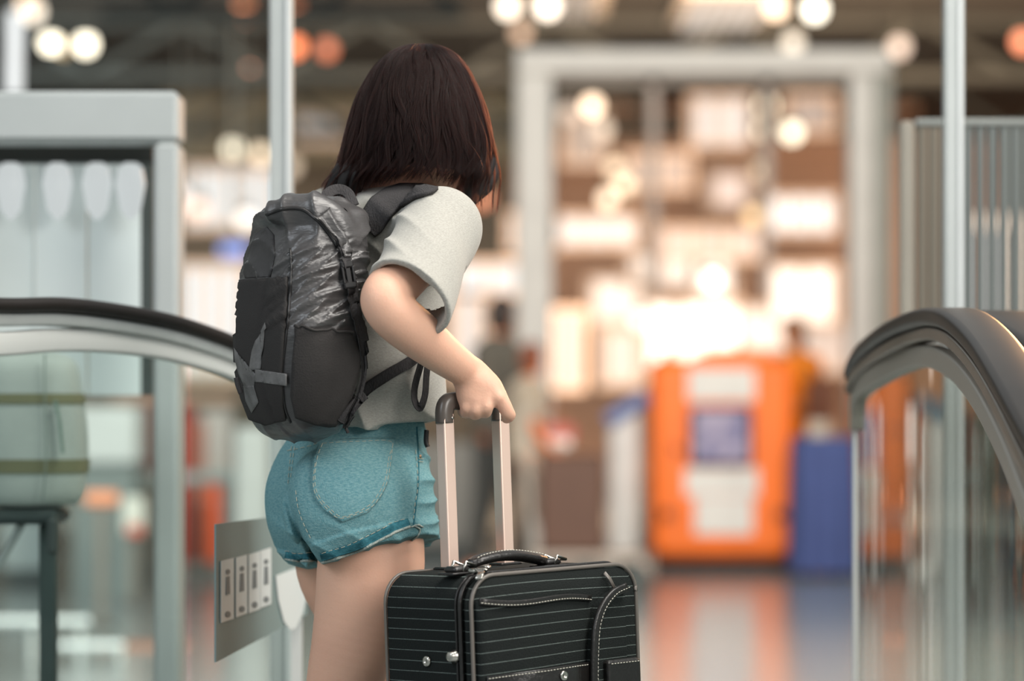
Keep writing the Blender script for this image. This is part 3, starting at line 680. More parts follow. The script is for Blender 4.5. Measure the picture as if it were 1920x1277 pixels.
s1 = [610, 598, 600, 600, 610, 628, 651, 674, 714, 768, 848, 938, 1028, 1100]
bd_ = [665, 648, 645, 638, 640, 652, 672, 692, 730, 782, 858, 938, 1018, 1080]
LB = balustrade('left glass balustrade with black handrail curving down behind the backpack', rail_path([(x, y, DL(x)) for x, y in zip(xs_, rb)]), rail_path([(x, y, DL(x)) for x, y in zip(xs_, s1)]), rail_path([(x, y, DL(x)) for x, y in zip(xs_, bd_)]), (.08, .026), (.05, .022), (.03, .042), .2)
bp_ = rail_path([(x, y, DL(x)) for x, y in zip(xs_[:11], bd_[:11])])
def glass_sheet(name, top, zb, par, t=.010):
    V = []; n = len(top)
    for y in (-t/2, t/2): V += [(p[0], p[1]+y, p[2]) for p in top]+[(p[0], p[1]+y, zb) for p in top]
    Fc = [(i, i+1, n+i+1, n+i) for i in range(n-1)]+[(2*n+i, 3*n+i, 3*n+i+1, 2*n+i+1) for i in range(n-1)]+[(i, 2*n+i, 2*n+i+1, i+1) for i in range(n-1)]+[(0, n, 3*n, 2*n), (n-1, 3*n-1, 4*n-1, 2*n-1)]
    return mesh_obj(name, V, Fc, gl, par, smooth=False)
i0 = int(np.argmin(np.abs(bp_[:, 0]-X(356, DL(356)))))
glass_sheet('glass_pane', bp_[:i0], .22, LB); glass_sheet('glass_pane', bp_[i0:]+np.array([.002, 0, 0]), .22, LB)
MB().box((X(-260, 5.0), 4.95, 0), (X(600, 5.0), 5.76, .22), .02).build('deck', steel_s, LB)
# right one
rp = [(1618, 700, 6.06), (1624, 684, 6.02), (1642, 658, 5.9), (1682, 626, 5.65), (1730, 603, 5.4), (1775, 594, 5.15), (1815, 606, 4.9), (1860, 648, 4.65), (1905, 715, 4.4), (1960, 810, 4.15), (2060, 980, 3.8)]
sp = [(1612, 730, 6.06), (1622, 706, 6.0), (1648, 680, 5.85), (1690, 652, 5.6), (1735, 632, 5.4), (1775, 626, 5.15), (1812, 642, 4.9), (1856, 690, 4.65), (1900, 762, 4.4), (1950, 860, 4.15), (2040, 1040, 3.8)]
bp2 = [(1607, 800, 6.08), (1608, 760, 6.06), (1618, 728, 6.0), (1650, 704, 5.8), (1695, 680, 5.6), (1735, 668, 5.4), (1772, 676, 5.15), (1810, 704, 4.9), (1850, 760, 4.65), (1895, 850, 4.4), (1935, 950, 4.15), (2010, 1130, 3.8)]
RB = balustrade('right glass balustrade with black handrail rising to a crest and dropping right', rail_path(rp), rail_path(sp), rail_path(bp2), (.08, .032), (.06, .022), (.03, .040), .2, mat('warm_reflect_steel', (128, 118, 106), .3, .3, noise=(20, (112, 102, 92), .3)), mat('warm_reflect_aluminium', (158, 152, 142), .4, .2))  # steel and aluminium tinted brown for the warm reflections on this rail
b2 = rail_path(bp2[1:]); glass_sheet('glass_pane', b2[:14], .22, RB, .01); glass_sheet('glass_pane', b2[14:]+np.array([0, -.003, 0]), .22, RB, .01)
MB().box((.60, 3.7, 0), (.86, 6.1, .22), .02).build('deck', steel_s, RB)
mb = MB().tube([P(1604, 1300, 6.09), P(1603, 790, 6.09)], .005, 6); mb.build('glass_edge', steel_s, RB)
# second handrail beyond the right balustrade
q2 = [(1790, 598, 5.6), (1830, 592, 5.4), (1880, 600, 5.2), (1930, 630, 5.0), (2000, 690, 4.8), (2080, 780, 4.6)]
R2 = empty('balustrade', (1.0, 5.2, 0), 'second black handrail beyond the right balustrade, cut off by the picture edge', 'balustrade')
MB().add(*sweep_mesh(rail_path(q2)+np.array([.02, 0, -.02]), rrect(.12, .06, .02, 4))).build('handrail', rubber, R2, smooth=True)
MB().add(*sweep_mesh(rail_path([(a, b+50, d) for a, b, d in q2])+np.array([.02, 0, -.02]), rrect(.05, .05, .01))).build('guide_track', plain((88, 76, 66), .5), R2, smooth=True)
glass_sheet('glass_pane', rail_path([(a, b+60, d) for a, b, d in q2])+np.array([.02, 0, -.02]), .22, R2)
MB().box((.90, 4.6, 0), (1.1, 5.7, .22), .02).build('deck', steel_s, R2)

# small sign plate with four pictogram stickers
pl = [P(405, 983, 4.95), P(576, 961, 5.62), P(576, 1152, 5.62), P(405, 1242, 4.95)]; nrm = np.cross(pl[1]-pl[0], pl[3]-pl[0]); nrm /= np.linalg.norm(nrm)
if nrm[1] > 0: nrm = -nrm
def quad_on(c, off, t): 
    q0 = [p+nrm*off for p in c]; q1 = [p+nrm*(off+t) for p in c]; n = len(c); return q0+q1, [tuple(range(n)), tuple(range(n, 2*n))[::-1]]+[(i, i+n, (i+1) % n+n, (i+1) % n) for i in range(n)]
def on_plate(px, py):
    d = P(px, py, 1)-np.array([0, 0, HC]); t = ((pl[0]-np.array([0, 0, HC]))@nrm)/(d@nrm); return np.array([0, 0, HC])+d*t
sg = empty('safety_sign', (pl[0][0], pl[0][1], 0), 'small grey plate with four white pictogram stickers beside the denim shorts', 'sign')
V, Fc = quad_on(pl, -.003, .003); mesh_obj('plate', V, Fc, plain((128, 150, 150), .5), sg, smooth=False)
stk = mat('sticker_white', (216, 224, 224), .5); pic = plain((120, 132, 136), .6)
for x0, x1, y0, y1, s in ((412, 436, 1052, 1168, -4), (440, 461, 1046, 1158, -4), (464, 485, 1040, 1150, -4), (486, 506, 1033, 1140, -4)):
    V, Fc = quad_on([on_plate(x0, y0), on_plate(x1, y0+s-2), on_plate(x1, y1+s-4), on_plate(x0, y1)], .001, .0015); o = mesh_obj('sticker', V, Fc, stk, sg, smooth=False)
    xm = (x0+x1)/2; V, Fc = quad_on([on_plate(xm-3, y0+30), on_plate(xm+3, y0+28), on_plate(xm+4, y0+62), on_plate(xm-4, y0+64)], .003, .0006); mesh_obj('figure', V, Fc, pic, o, smooth=False)
    V, Fc = quad_on([on_plate(xm+4*math.cos(a), y0+20+5*math.sin(a)) for a in np.linspace(0, 2*PI, 10, endpoint=False)], .003, .0006); mesh_obj('figure', V, Fc, pic, o, smooth=False)
    V, Fc = quad_on([on_plate(xm+5*math.cos(a), y1-16+6*math.sin(a)) for a in np.linspace(0, 2*PI, 10, endpoint=False)], .003, .0006); mesh_obj('figure', V, Fc, pic, o, smooth=False)
V, Fc = quad_on([on_plate(a, b) for a, b in [(515, 1080), (545, 1068), (575, 1058), (574, 1110), (566, 1150), (552, 1178), (542, 1181), (530, 1165), (520, 1125)]], .001, .0015); mesh_obj('shield_sticker', V, Fc, stk, sg, smooth=False)
MB().box((pl[1][0]-.03, pl[1][1]-.005, 0), (pl[1][0]-.01, pl[1][1]+.02, pl[1][2]-.05)).build('post', steel_s, sg); None

# ================================================================== PEOPLE FAR BEHIND
def figure(x, y, H, face, lb, shirt, trousers, skin_c, hair_c, arms, stride=.12, lean=0, group=None):
    """H standing height; face = heading angle from +Y towards +X; arms: list of (elbow, hand) offsets in (side, forward, up) fractions of H"""
    Fd = np.array([math.sin(face), math.cos(face), 0]); Rd = np.array([math.cos(face), -math.sin(face), 0]); U = UP; o = np.array([x, y, 0.])
    k = H/1.7
    def q(s, f, u): return o+Rd*s*k+Fd*(f+lean*max(0, u-.9))*k+U*u*k
    root = empty('person', o, lb, 'person', group)
    leg = [tube([(q(s*.09, 0, .88), .088*k), (q(s*.095, st*.5+.02, .48), .058*k), (q(s*.095, st, .09), .04*k)], 3) for s, st in ((-1, -stride), (1, stride))]
    feet = [tube([(q(s*.095, st-.02, .045), .036*k), (q(s*.1, st+.15, .03), .028*k)], 2) for s, st in ((-1, -stride), (1, stride))]
    torso = tube([(q(0, 0, .92), .13*k), (q(0, -.01, 1.15), .115*k), (q(0, 0, 1.33), .13*k)], 3); sh = tube([(q(-.15, 0, 1.38), .05*k), (q(.15, 0, 1.38), .05*k)], 2)
    nk = rc(q(0, 0, 1.38), q(0, .02, 1.5), .05*k, .045*k); hd = ell(q(0, .03, 1.59), (.078*k, .078*k, .11*k)); nz = ell(q(0, .12, 1.57), (.015*k,)*3)
    ar = []
    for s, (e, h) in zip((-1, 1), arms):
        ar.append(tube([(q(s*.18, 0, 1.37), .045*k), (q(s*.18+e[0], e[1], 1.37+e[2]), .037*k), (q(s*.18+h[0], h[1], 1.37+h[2]), .028*k), (q(s*.18+h[0]*1.02, h[1]+.07, 1.35+h[2]), .02*k)], 3))
    lo = o+np.array([-.6, -.6, -.02])*k; hi = o+np.array([.6, .6, 1.8])*k
    sk = plain(skin_c, .6)
    sdf_mesh('body', [('u', 0, torso), ('u', .02, sh)]+[('u', .02, l) for l in leg]+[('u', .02, f) for f in feet]+[('u', .02, nk), ('u', .02, hd), ('u', .01, nz)]+[('u', .02, a) for a in ar], lo, hi, .02, sk, root)
    g = lambda f, e: (lambda p: f(p)-e*k)
    sdf_mesh('shirt', [('u', 0, g(torso, .018)), ('u', .03, g(sh, .015))]+[('u', .02, (lambda p, a=a, s=s: np.maximum(a(p)-.018*k, -(p[:, 2]-q(0, 0, 1.37-.2)[2])))) for a, s in zip(ar, (-1, 1))]+[('i', .01, lambda p: q(0, 0, .88)[2]-p[:, 2])], lo, hi, .02, plain(shirt, .85), root)
    sdf_mesh('trousers', [('u', 0, g(leg[0], .015)), ('u', .02, g(leg[1], .015)), ('i', .01, lambda p: q(0, 0, .1)[2]-p[:, 2]), ('i', .01, lambda p: p[:, 2]-q(0, 0, .93)[2])], lo, hi, .02, plain(trousers, .85), root)
    sdf_mesh('hair', [('u', 0, g(hd, .018)), ('s', .01, ell(q(0, .10, 1.55), (.09*k, .085*k, .12*k)))], lo, hi, .014, plain(hair_c, .6), root)
    sdf_mesh('shoes', [('u', 0, g(feet[0], .012)), ('u', 0, g(feet[1], .012)), ('i', .004, lambda p: p[:, 2]-.002)], lo, hi, .014, plain((206, 200, 192), .6), root)
    return root
figure(X(932, 17), 17.0, 1.62, math.radians(60), 'man in a dark olive t-shirt walking far behind the suitcase handle', (92, 86, 76), (72, 70, 66), (214, 132, 92), (50, 38, 32), [((.0, .02, -.28), (.04, .22, -.42)), ((.03, .02, -.28), (.0, .24, -.36))])
figure(X(990, 16.3), 16.3, 1.34, math.radians(80), 'child in a pale top walking in front of the olive shirt man', (176, 160, 140), (150, 130, 112), (224, 128, 74), (120, 62, 36), [((.0, .02, -.28), (.04, .16, -.46)), ((.03, .02, -.28), (.0, .18, -.44))], .18)
figure(X(1512, 19.1), 19.1, 1.56, math.radians(-120), 'worker in an orange shirt leaning beside the orange machine', (250, 140, 30), (84, 60, 44), (210, 140, 96), (92, 60, 40), [((.0, .10, -.26), (-.05, .34, -.32)), ((.06, .10, -.26), (.05, .32, -.30))], .08, .12)
r = empty('shoulder_bag', P(1540, 700, 18.7), 'dark brown shoulder bag hanging beside the worker in orange', 'bag')
MB().box((X(1516, 18.7), 18.7, Z(800, 18.7)), (X(1566, 18.7), 18.86, Z(705, 18.7)), .03).build('pouch', plain((110, 62, 34)), r)
MB().bar([P(1530, 706, 18.78), P(1512, 672, 18.95), P(1500, 645, 19.1)], .03, .012).build('strap', plain((90, 50, 30)), r)

# ================================================================== THE TRAVELLER
skin = mat('skin', (231, 184, 158), .5, spec=.35, sss=.12, bump=(260, .12), noise=(9, (218, 168, 144), .3))
shirt_m = mat('grey_jersey', (178, 175, 167), .95, spec=.1, sheen=.2, noise=(260, (146, 144, 137), .28, (1, 1, 3.5)), bump=(420, .12))
denim = mat('washed_denim', (132, 170, 174), .95, spec=.1, noise=(190, (92, 142, 150), .22, (1, 1, 2.5)), bump=(700, .7, (1, 1, .35)))
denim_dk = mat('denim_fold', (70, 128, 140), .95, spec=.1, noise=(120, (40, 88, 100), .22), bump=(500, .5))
thread = mat('pale_thread', (176, 176, 160), .9)
frayed = mat('frayed_hem', (186, 190, 178), .95, noise=(300, (120, 140, 140), .2), bump=(300, .8))
hair_m = mat('dark_hair', (14, 8, 7), .75, spec=.5, noise=(30, (12, 8, 8), .3))
brass = mat('rivet_metal', (150, 130, 110), .35, 1)
nylon = mat('crinkled_nylon', (72, 70, 70), .34, spec=.6, noise=(14, (66, 64, 64), .25), bump=(45, .5, (1, 1, 3)))
ripstop = mat('matte_ripstop', (50, 47, 46), .8, spec=.25, bump=(600, .4), noise=(12, (52, 50, 49), .3))
meshcl = mat('mesh_pocket_cloth', (58, 55, 54), .85, spec=.2, bump=(380, .35), noise=(25, (48, 46, 45), .3))
webbing = mat('dark_webbing', (66, 64, 65), .85, spec=.2, bump=(500, .8, (1, 1, .3)), noise=(200, (58, 56, 56), .3))
reflect = mat('grey_reflective_print', (118, 116, 115), .5, spec=.5, noise=(40, (84, 82, 81), .25), bump=(60, .8))
plastic = mat('black_plastic', (34, 32, 32), .35, spec=.5)

wl = P(690, 1926, 4.82); wl[2] = 0
woman = empty('person', wl, 'woman with dark bob, grey t-shirt and denim shorts gripping the suitcase handle', 'person')
bag = empty('backpack', P(565, 830, 4.66), 'charcoal nylon backpack worn on the back of the woman in denim shorts', 'backpack')

# -- body
shR = P(822, 430, 4.70); shL = P(625, 415, 5.00)
elR = P(724, 562, 4.53); wrR = P(876, 697, 4.665)
hipR = P(700, 960, 4.80); hipL = P(625, 960, 4.98)
body_l = pxloft([(330, 715, 790, 4.93, 1, 2), (352, 700, 800, 4.91, 1, 2), (375, 655, 830, 4.88, .8, 2.2), (400, 615, 850, 4.87, .7, 2.3), (450, 600, 850, 4.86, .72, 2.4), (520, 605, 815, 4.85, .7, 2.4),
                 (600, 605, 790, 4.85, .7, 2.2), (700, 605, 780, 4.86, .7, 2.2), (800, 575, 782, 4.87, .75, 2.2), (880, 540, 785, 4.87, .8, 2.2), (950, 535, 785, 4.87, .8, 2.2), (1000, 560, 780, 4.87, .75, 2.2), (1030, 590, 760, 4.87, .7, 2)])
cheekR = ell(P(628, 955, 4.73), (.078, .085, .085)); cheekL = ell(P(572, 955, 4.90), (.072, .08, .085))
legR = tube([(P(702, 980, 4.80), .078), (P(698, 1040, 4.80), .084), (P(694, 1070, 4.80), .0855), (P(682, 1130, 4.80), .078), (P(663, 1210, 4.80), .068), (P(646, 1280, 4.81), .0615), (P(628, 1400, 4.83), .054), (P(622, 1450, 4.84), .052), (P(606, 1540, 4.85), .054), (P(592, 1700, 4.87), .040), (P(588, 1840, 4.88), .031)], 5)
legL = tube([(P(630, 980, 4.98), .068), (P(640, 1060, 4.98), .076), (P(662, 1130, 5.0), .068), (P(690, 1220, 5.03), .060), (P(712, 1330, 5.06), .052), (P(722, 1400, 5.07), .05), (P(716, 1480, 5.09), .052), (P(704, 1640, 5.12), .038), (P(700, 1780, 5.14), .031)], 5)
def foot(a, lift=0):
    h = np.array([a[0], a[1], .045]); t = h+FV*.15; t[2] = .03
    return tube([(a, .031), (h-FV*.02, .034), (h+FV*.06, .034), (t, .022)], 3)
ankR = P(588, 1840, 4.88); ankL = P(700, 1780, 5.14)
arm_pts = [(shR, .047), (P(790, 470, 4.64), .045), (P(750, 522, 4.575), .040), (P(724, 553, 4.535), .0375), (P(725, 573, 4.53), .0375), (P(748, 598, 4.545), .0385), (P(790, 632, 4.58), .0365), (P(838, 670, 4.625), .0305), (wrR, .0265), (P(886, 706, 4.67), .0255)]
armR = tube(arm_pts, 6)
armL = tube([(shL, .047), (P(650, 520, 5.06), .041), (P(700, 610, 5.10), .037), (P(770, 620, 5.12), .032), (P(800, 640, 5.05), .025)], 4)
neck = tube([(P(742, 390, 4.89), .058), (P(752, 350, 4.90), .05), (P(775, 290, 4.92), .05)], 4)
headc = P(798, 218, 4.93)
ax_h = np.array([RV*.98, FV*.93-UP*.3, UP*.93+FV*.3]); ax_h = np.array([v/np.linalg.norm(v) for v in ax_h])
head = ell(headc, (.075, .095, .105), ax_h)
jaw = ell(headc+ax_h[1]*.045-ax_h[2]*.065, (.05, .05, .055), ax_h)
nose = ell(headc+ax_h[1]*.1-ax_h[2]*.02, (.012, .02, .02), ax_h)
lips = ell(headc+ax_h[1]*.095-ax_h[2]*.06, (.02, .01, .009), ax_h)
earR = ell(headc+ax_h[0]*.075-ax_h[2]*.012, (.008, .016, .028), ax_h); earL = ell(headc-ax_h[0]*.075-ax_h[2]*.012, (.008, .016, .028), ax_h)
eyes = [ell(headc+ax_h[1]*.087+ax_h[0]*s*.031+ax_h[2]*.004, (.014, .008, .007), ax_h) for s in (-1, 1)]

# right hand: palm, four fingers curled round the bar, index outside the far pole
def hp(px, py, d): return P(px, py, 4.67+d)
palm = tube([(hp(882, 703, 0), .024), (hp(890, 722, -.006), .0235), (hp(893, 745, -.008), .0215)], 4)
palm2 = tube([(hp(884, 706, 0), .022), (hp(912, 722, -.004), .022), (hp(928, 742, -.006), .0185)], 4)
palm3 = tube([(hp(880, 715, 0), .02), (hp(877, 738, -.008), .0185), (hp(878, 752, -.010), .0155)], 3)
def finger(pts): return tube(pts, 4)
fingers = [
    finger([(hp(880, 748, -.010), .0125), (hp(876, 766, -.012), .0105), (hp(872, 773, .004), .0098), (hp(867, 770, .022), .0090), (hp(866, 760, .032), .0085)]),
    finger([(hp(895, 748, -.014), .0130), (hp(893, 768, -.016), .0112), (hp(891, 776, .002), .0104), (hp(888, 772, .022), .0096), (hp(886, 760, .034), .0090)]),
    finger([(hp(912, 745, -.014), .0130), (hp(911, 763, -.016), .0115), (hp(910, 772, .002), .0106), (hp(908, 768, .023), .0098), (hp(906, 756, .036), .0092)]),
    finger([(hp(928, 738, -.010), .0130), (hp(941, 752, -.010), .0120), (hp(951, 772, -.004), .0112), (hp(955, 779, .004), .0103), (hp(950, 784, .014), .0092)]),
    finger([(hp(905, 722, .014), .0150), (hp(915, 738, .030), .0130), (hp(906, 752, .042), .0115), (hp(892, 758, .045), .0100)])]
knuck = [ell(hp(*c), (.0085,)*3) for c in ((874, 764, -.018), (892, 768, -.020), (912, 763, -.020), (934, 745, -.018))]
fingL = [tube([(P(800, 640, 5.05), .018), (P(818, 655, 5.04), .015)], 2)]+[tube([(P(815, 650+6*i, 5.04), .008), (P(830, 655+7*i, 5.02), .008), (P(832, 668+6*i, 4.99), .007)], 3) for i in range(4)]
ops = [('u', 0, body_l), ('u', .03, legL), ('u', .02, legR), ('u', .01, foot(ankR)), ('u', .01, foot(ankL)), ('u', .03, neck), ('u', .02, head), ('u', .02, jaw), ('u', .01, nose), ('u', .004, lips), ('u', .003, earR), ('u', .003, earL)]
ops += [('s', .006, e) for e in eyes]+[('u', .002, ell(headc+ax_h[1]*.080+ax_h[0]*s*.031+ax_h[2]*.004, (.012, .010, .006), ax_h)) for s in (-1, 1)]
ops += [('u', .02, armL), ('u', .03, armR), ('u', .010, palm), ('u', .012, palm2), ('u', .010, palm3)]+[('u', .0045, f) for f in fingers]+[('u', .004, k) for k in knuck]+[('u', .005, f) for f in fingL]
body_o, body_b = sdf_mesh('body', ops, (-.6, 4.3, -.01), (.12, 5.5, 1.66), .0026, skin, woman, keep=True, smooth_it=3)

# -- shirt
sh_l = pxloft([(345, 700, 795, 4.92, 1, 2), (356, 665, 822, 4.90, .75, 2.2), (372, 622, 850, 4.88, .68, 2.4), (395, 592, 866, 4.87, .68, 2.6), (430, 582, 862, 4.86, .74, 2.6), (500, 580, 845, 4.85, .8, 2.5),
               (560, 575, 840, 4.84, .8, 2.4), (620, 568, 836, 4.84, .82, 2.4), (700, 562, 836, 4.84, .82, 2.4), (760, 560, 835, 4.85, .82, 2.4), (830, 560, 833, 4.86, .82, 2.4)])
slR = [rc(P(822, 426, 4.70), P(742, 566, 4.51), .060, .057), rc(P(824, 430, 4.71), P(782, 574, 4.535), .056, .054)]
slR_in = [rc(P(778, 506, 4.60), P(722, 598, 4.47), .045, .053), rc(P(812, 500, 4.64), P(762, 606, 4.49), .047, .049)]
slL = rc(shL, P(640, 500, 5.06), .058, .062)
n_s = np.array([-.43, -.70, -.56]); cut_c = P(770, 541, 4.575)+np.array([-.43, -.70, -.56])*.036
hem = plane(P(740, 795, 4.84), np.array([.10, .03, -1.0]))
neck_hole = ell(P(748, 345, 4.90), (.055, .055, .035))
near_sl = plane(P(800, 500, 4.66), -np.array([-.2, -1, 0.]))
def cutter(p):      # below the sleeve hem, only near the right arm
    return np.maximum(-plane(cut_c, n_s)(p), rc(cut_c, cut_c+np.array([-.14, -.25, -.20]), .085, .12)(p))
def shirt_disp(p):
    zz = p[:, 2]
    d = .0028*noise3(p*np.array([1, 1, .55]), 22, 1)
    low = np.clip((1.12-zz)/.12, 0, 1)*np.clip((4.9-p[:, 1])/.1, 0, 1)
    d = d+.009*low*(ridge(p, (1, -.4, .28), 42, 2, .5, 9)-.1)
    sl = np.clip((zz-1.10)/.08, 0, 1); mid = np.clip(1-np.abs(p[:, 0]+.205)/.10, 0, 1)
    d = d+.0075*sl*mid*(ridge(p, (.72, .1, .55), 62, 3, .7, 8)-.25)
    edge = np.clip(-(((p-cut_c)@n_s)/np.linalg.norm(n_s))/.03, 0, 1)
    return d*np.where(rc(P(800, 470, 4.66), P(742, 566, 4.51), .07, .08)(p) < 0, edge, 1)
ops = [('u', 0, sh_l)]+[('u', .03, f) for f in slR]+[('u', .03, slL), ('s', .004, neck_hole)]
def inner(p): return np.maximum(sh_l(p, -.015), p[:, 2]-1.005)
ops += [('s', .002, slR_in[0]), ('s', .002, slR_in[1]), ('s', .001, cutter), ('s', .002, lambda p: -plane(P(740, 802, 4.84), np.array([.10, .03, 1.0]))(p)*-1 if False else plane(P(740, 797, 4.84), np.array([-.12, .03, 1.0]))(p)), ('s', .002, inner)]
shirt_o, shirt_b = sdf_mesh('shirt', ops, (-.46, 4.36, .92), (.02, 5.3, 1.42), .0028, shirt_m, woman, disp=shirt_disp, keep=True, smooth_it=1)

# -- shorts
sp_l = pxloft([(770, 556, 798, 4.87, .8, 2.3), (810, 545, 800, 4.87, .82, 2.3), (850, 522, 803, 4.87, .85, 2.3), (905, 508, 808, 4.87, .88, 2.3), (960, 510, 812, 4.87, .88, 2.3), (1000, 512, 806, 4.87, .86, 2.3), (1045, 540, 790, 4.87, .8, 2.1)])
chR = ell(P(634, 945, 4.735), (.090, .085, .095)); chL = ell(P(585, 950, 4.90), (.074, .085, .09))
tR = rc(P(700, 930, 4.80), P(704, 1080, 4.795), .096, .101); tL = rc(P(620, 930, 4.97), P(640, 1090, 4.98), .084, .084)
cR = P(704, 1036, 4.80)
def hemR(p):       # height above the right hem surface
    q = p-cR; F_ = q@FV; R_ = q@RV
    return q[:, 2]-(155*F_+370*R_)*4.8/FPX
def hemL(p): return p[:, 2]-Z(1056, 4.97)+.02*((p-P(640, 1056, 4.97))@FV)
def isR(p): return (p-P(596, 1050, 4.86))@RV
def below(p):      # inside what is cut away under the hems
    return np.where(isR(p) > 0, hemR(p), hemL(p))
def cuff_grow(p):
    h = below(p); return .0045*(np.clip((.024-h)/.003, 0, 1))*(h < .05)
def shorts_disp(p):
    d = .0016*noise3(p, 30, 2)+cuff_grow(p)
    q = p@RV; low = np.clip((Z(960, 4.8)-p[:, 2])/.04, 0, 1)
    d = d+.0045*low*(ridge(p, (.55, 0, .9), 70, 1, .6, 10)-.3)
    front = np.clip((p[:, 0]-X(775, 4.8))/.02, 0, 1); d = d+.006*front*(ridge(p, (0, 0, 1), 85, 2, .5, 20)-.4)
    # centre back seam sinks in
    s = np.interp(p[:, 2], [Z(1050, 4.8), Z(1000, 4.8), Z(950, 4.8), Z(905, 4.8), Z(840, 4.8)], [X(592, 4.8), X(571, 4.8), X(553, 4.8), X(545, 4.8), X(553, 4.8)])
    dp = np.interp(p[:, 2], [Z(1050, 4.8), Z(1000, 4.8), Z(930, 4.8), Z(870, 4.8)], [.026, .016, .009, .0025])
    d = d-dp*np.exp(-((p[:, 0]-s)/.008)**2)*(p[:, 1] < 4.88)
    return d
ops = [('u', 0, sp_l), ('u', .03, chR), ('u', .03, chL), ('u', .03, tR), ('u', .015, tL), ('s', .002, lambda p: below(p)),
       ('s', .002, lambda p: np.maximum(tube([(P(700, 1055, 4.80), .086), (P(696, 1075, 4.80), .088), (P(690, 1130, 4.80), .090)], 2)(p), below(p)-.03)),
       ('s', .002, lambda p: np.maximum(tube([(P(640, 1060, 4.98), .077), (P(645, 1120, 5.0), .078)], 2)(p), below(p)-.03)),
       ('i', .002, lambda p: p[:, 2]-Z(788, 4.87))]
shorts_o, shorts_b = sdf_mesh('denim_shorts', ops, (-.42, 4.62, .66), (-.08, 5.12, 1.0), .0024, denim, woman, disp=shorts_disp, keep=True)
pk = [(600, 829), (672, 824), (739, 823), (735, 862), (727, 905), (712, 935), (690, 960), (641, 979), (610, 958), (591, 935), (584, 905), (588, 860)]
pocket = patch('pocket', pk, shorts_b, denim, shorts_o, .0012, .002, res=9)
pk2 = [(606, 835), (672, 831), (731, 830), (727, 862), (719, 902), (705, 929), (685, 951), (642, 968), (616, 950), (599, 930), (592, 905), (596, 862), (606, 835)]
mb = MB()
cord(mb, pk2, shorts_b, .0006, .0034, dash=(5, 3))
cord(mb, [(x+(4 if x > 660 else -3), y+3) for x, y in pk2[2:-1]], shorts_b, .0006, .0034, dash=(5, 3))
for path in ([(548, 838), (545, 868), (541, 905), (541, 915)], [(554, 838), (550, 868), (546, 905)], [(556, 920), (560, 950), (570, 980), (584, 1010)], [(778, 845), (782, 905), (776, 950), (773, 985)],
             [(783, 860), (800, 862)], [(783, 866), (803, 868)], [(540, 846), (580, 838), (598, 832)], [(604, 1036), (650, 1022), (700, 998), (740, 979), (766, 971)], [(536, 1034), (560, 1037), (586, 1036)]):
    cord(mb, path, shorts_b, .0006, .002, dash=(5, 3))
tag(mb.build('stitching', thread, shorts_o, smooth=True), kind='stuff')
mb = MB(); cord(mb, [(600, 1054), (640, 1042), (680, 1028), (715, 1010), (742, 997), (768, 987)], shorts_b, .0024, .002); cord(mb, [(536, 1048), (560, 1052), (590, 1051)], shorts_b, .002, .001)
mb.build('frayed_hem', frayed, shorts_o, smooth=True)
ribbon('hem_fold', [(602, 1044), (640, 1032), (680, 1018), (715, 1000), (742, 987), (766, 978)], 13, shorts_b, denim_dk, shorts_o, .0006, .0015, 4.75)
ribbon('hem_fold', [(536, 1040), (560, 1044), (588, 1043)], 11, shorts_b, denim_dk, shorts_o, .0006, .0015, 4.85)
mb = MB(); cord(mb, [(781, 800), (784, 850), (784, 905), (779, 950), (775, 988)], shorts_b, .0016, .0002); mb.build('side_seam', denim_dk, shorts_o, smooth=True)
mb = MB(); pt, nm = cast(shorts_b, 787, 856, 4.8); mb.lathe(pt, [(.0035, 0), (.0035, .0015), (.002, .0025), (.0006, .003)], nm, 14); mb.build('rivet', brass, shorts_o, smooth=True)
mb = MB(); cord(mb, [(800, 806), (799, 828), (802, 838)], None, .004, dflt=4.79); mb.build('belt_tab', plastic, shorts_o, smooth=True)
mb = MB()
for path in ([(775, 985), (786, 992), (783, 1003), (772, 1012), (768, 1014)], [(770, 988), (782, 984), (792, 988)], [(592, 1052), (598, 1060), (601, 1064)]): cord(mb, path, shorts_b, .0014, .0015)
mb.build('loose_threads', frayed, shorts_o, smooth=True)
# -- shoes under the frame
for a in (ankR, ankL):
    h = np.array([a[0], a[1], .05]); t = h+FV*.16
    sdf_mesh('sneaker', [('u', 0, tube([((h[0], h[1], .10), .045), (h-FV*.02, .044), (h+FV*.07, .046), ((t[0], t[1], .035), .034)], 4)), ('s', .004, lambda p: p[:, 2]-.002 if False else -(p[:, 2]-.002)*-1), ('s', .004, lambda p: .11-p[:, 2])] if False else
             [('u', 0, tube([((h[0], h[1], .10), .045), (h-FV*.02, .044), (h+FV*.07, .046), ((t[0], t[1], .035), .034)], 4)), ('s', .003, lambda p: p[:, 2]-.004), ('s', .003, lambda p: .125-p[:, 2])],
             h-np.array([.25, .25, .06]), h+np.array([.3, .3, .12]), .006, plain((225, 225, 220), .6), woman)

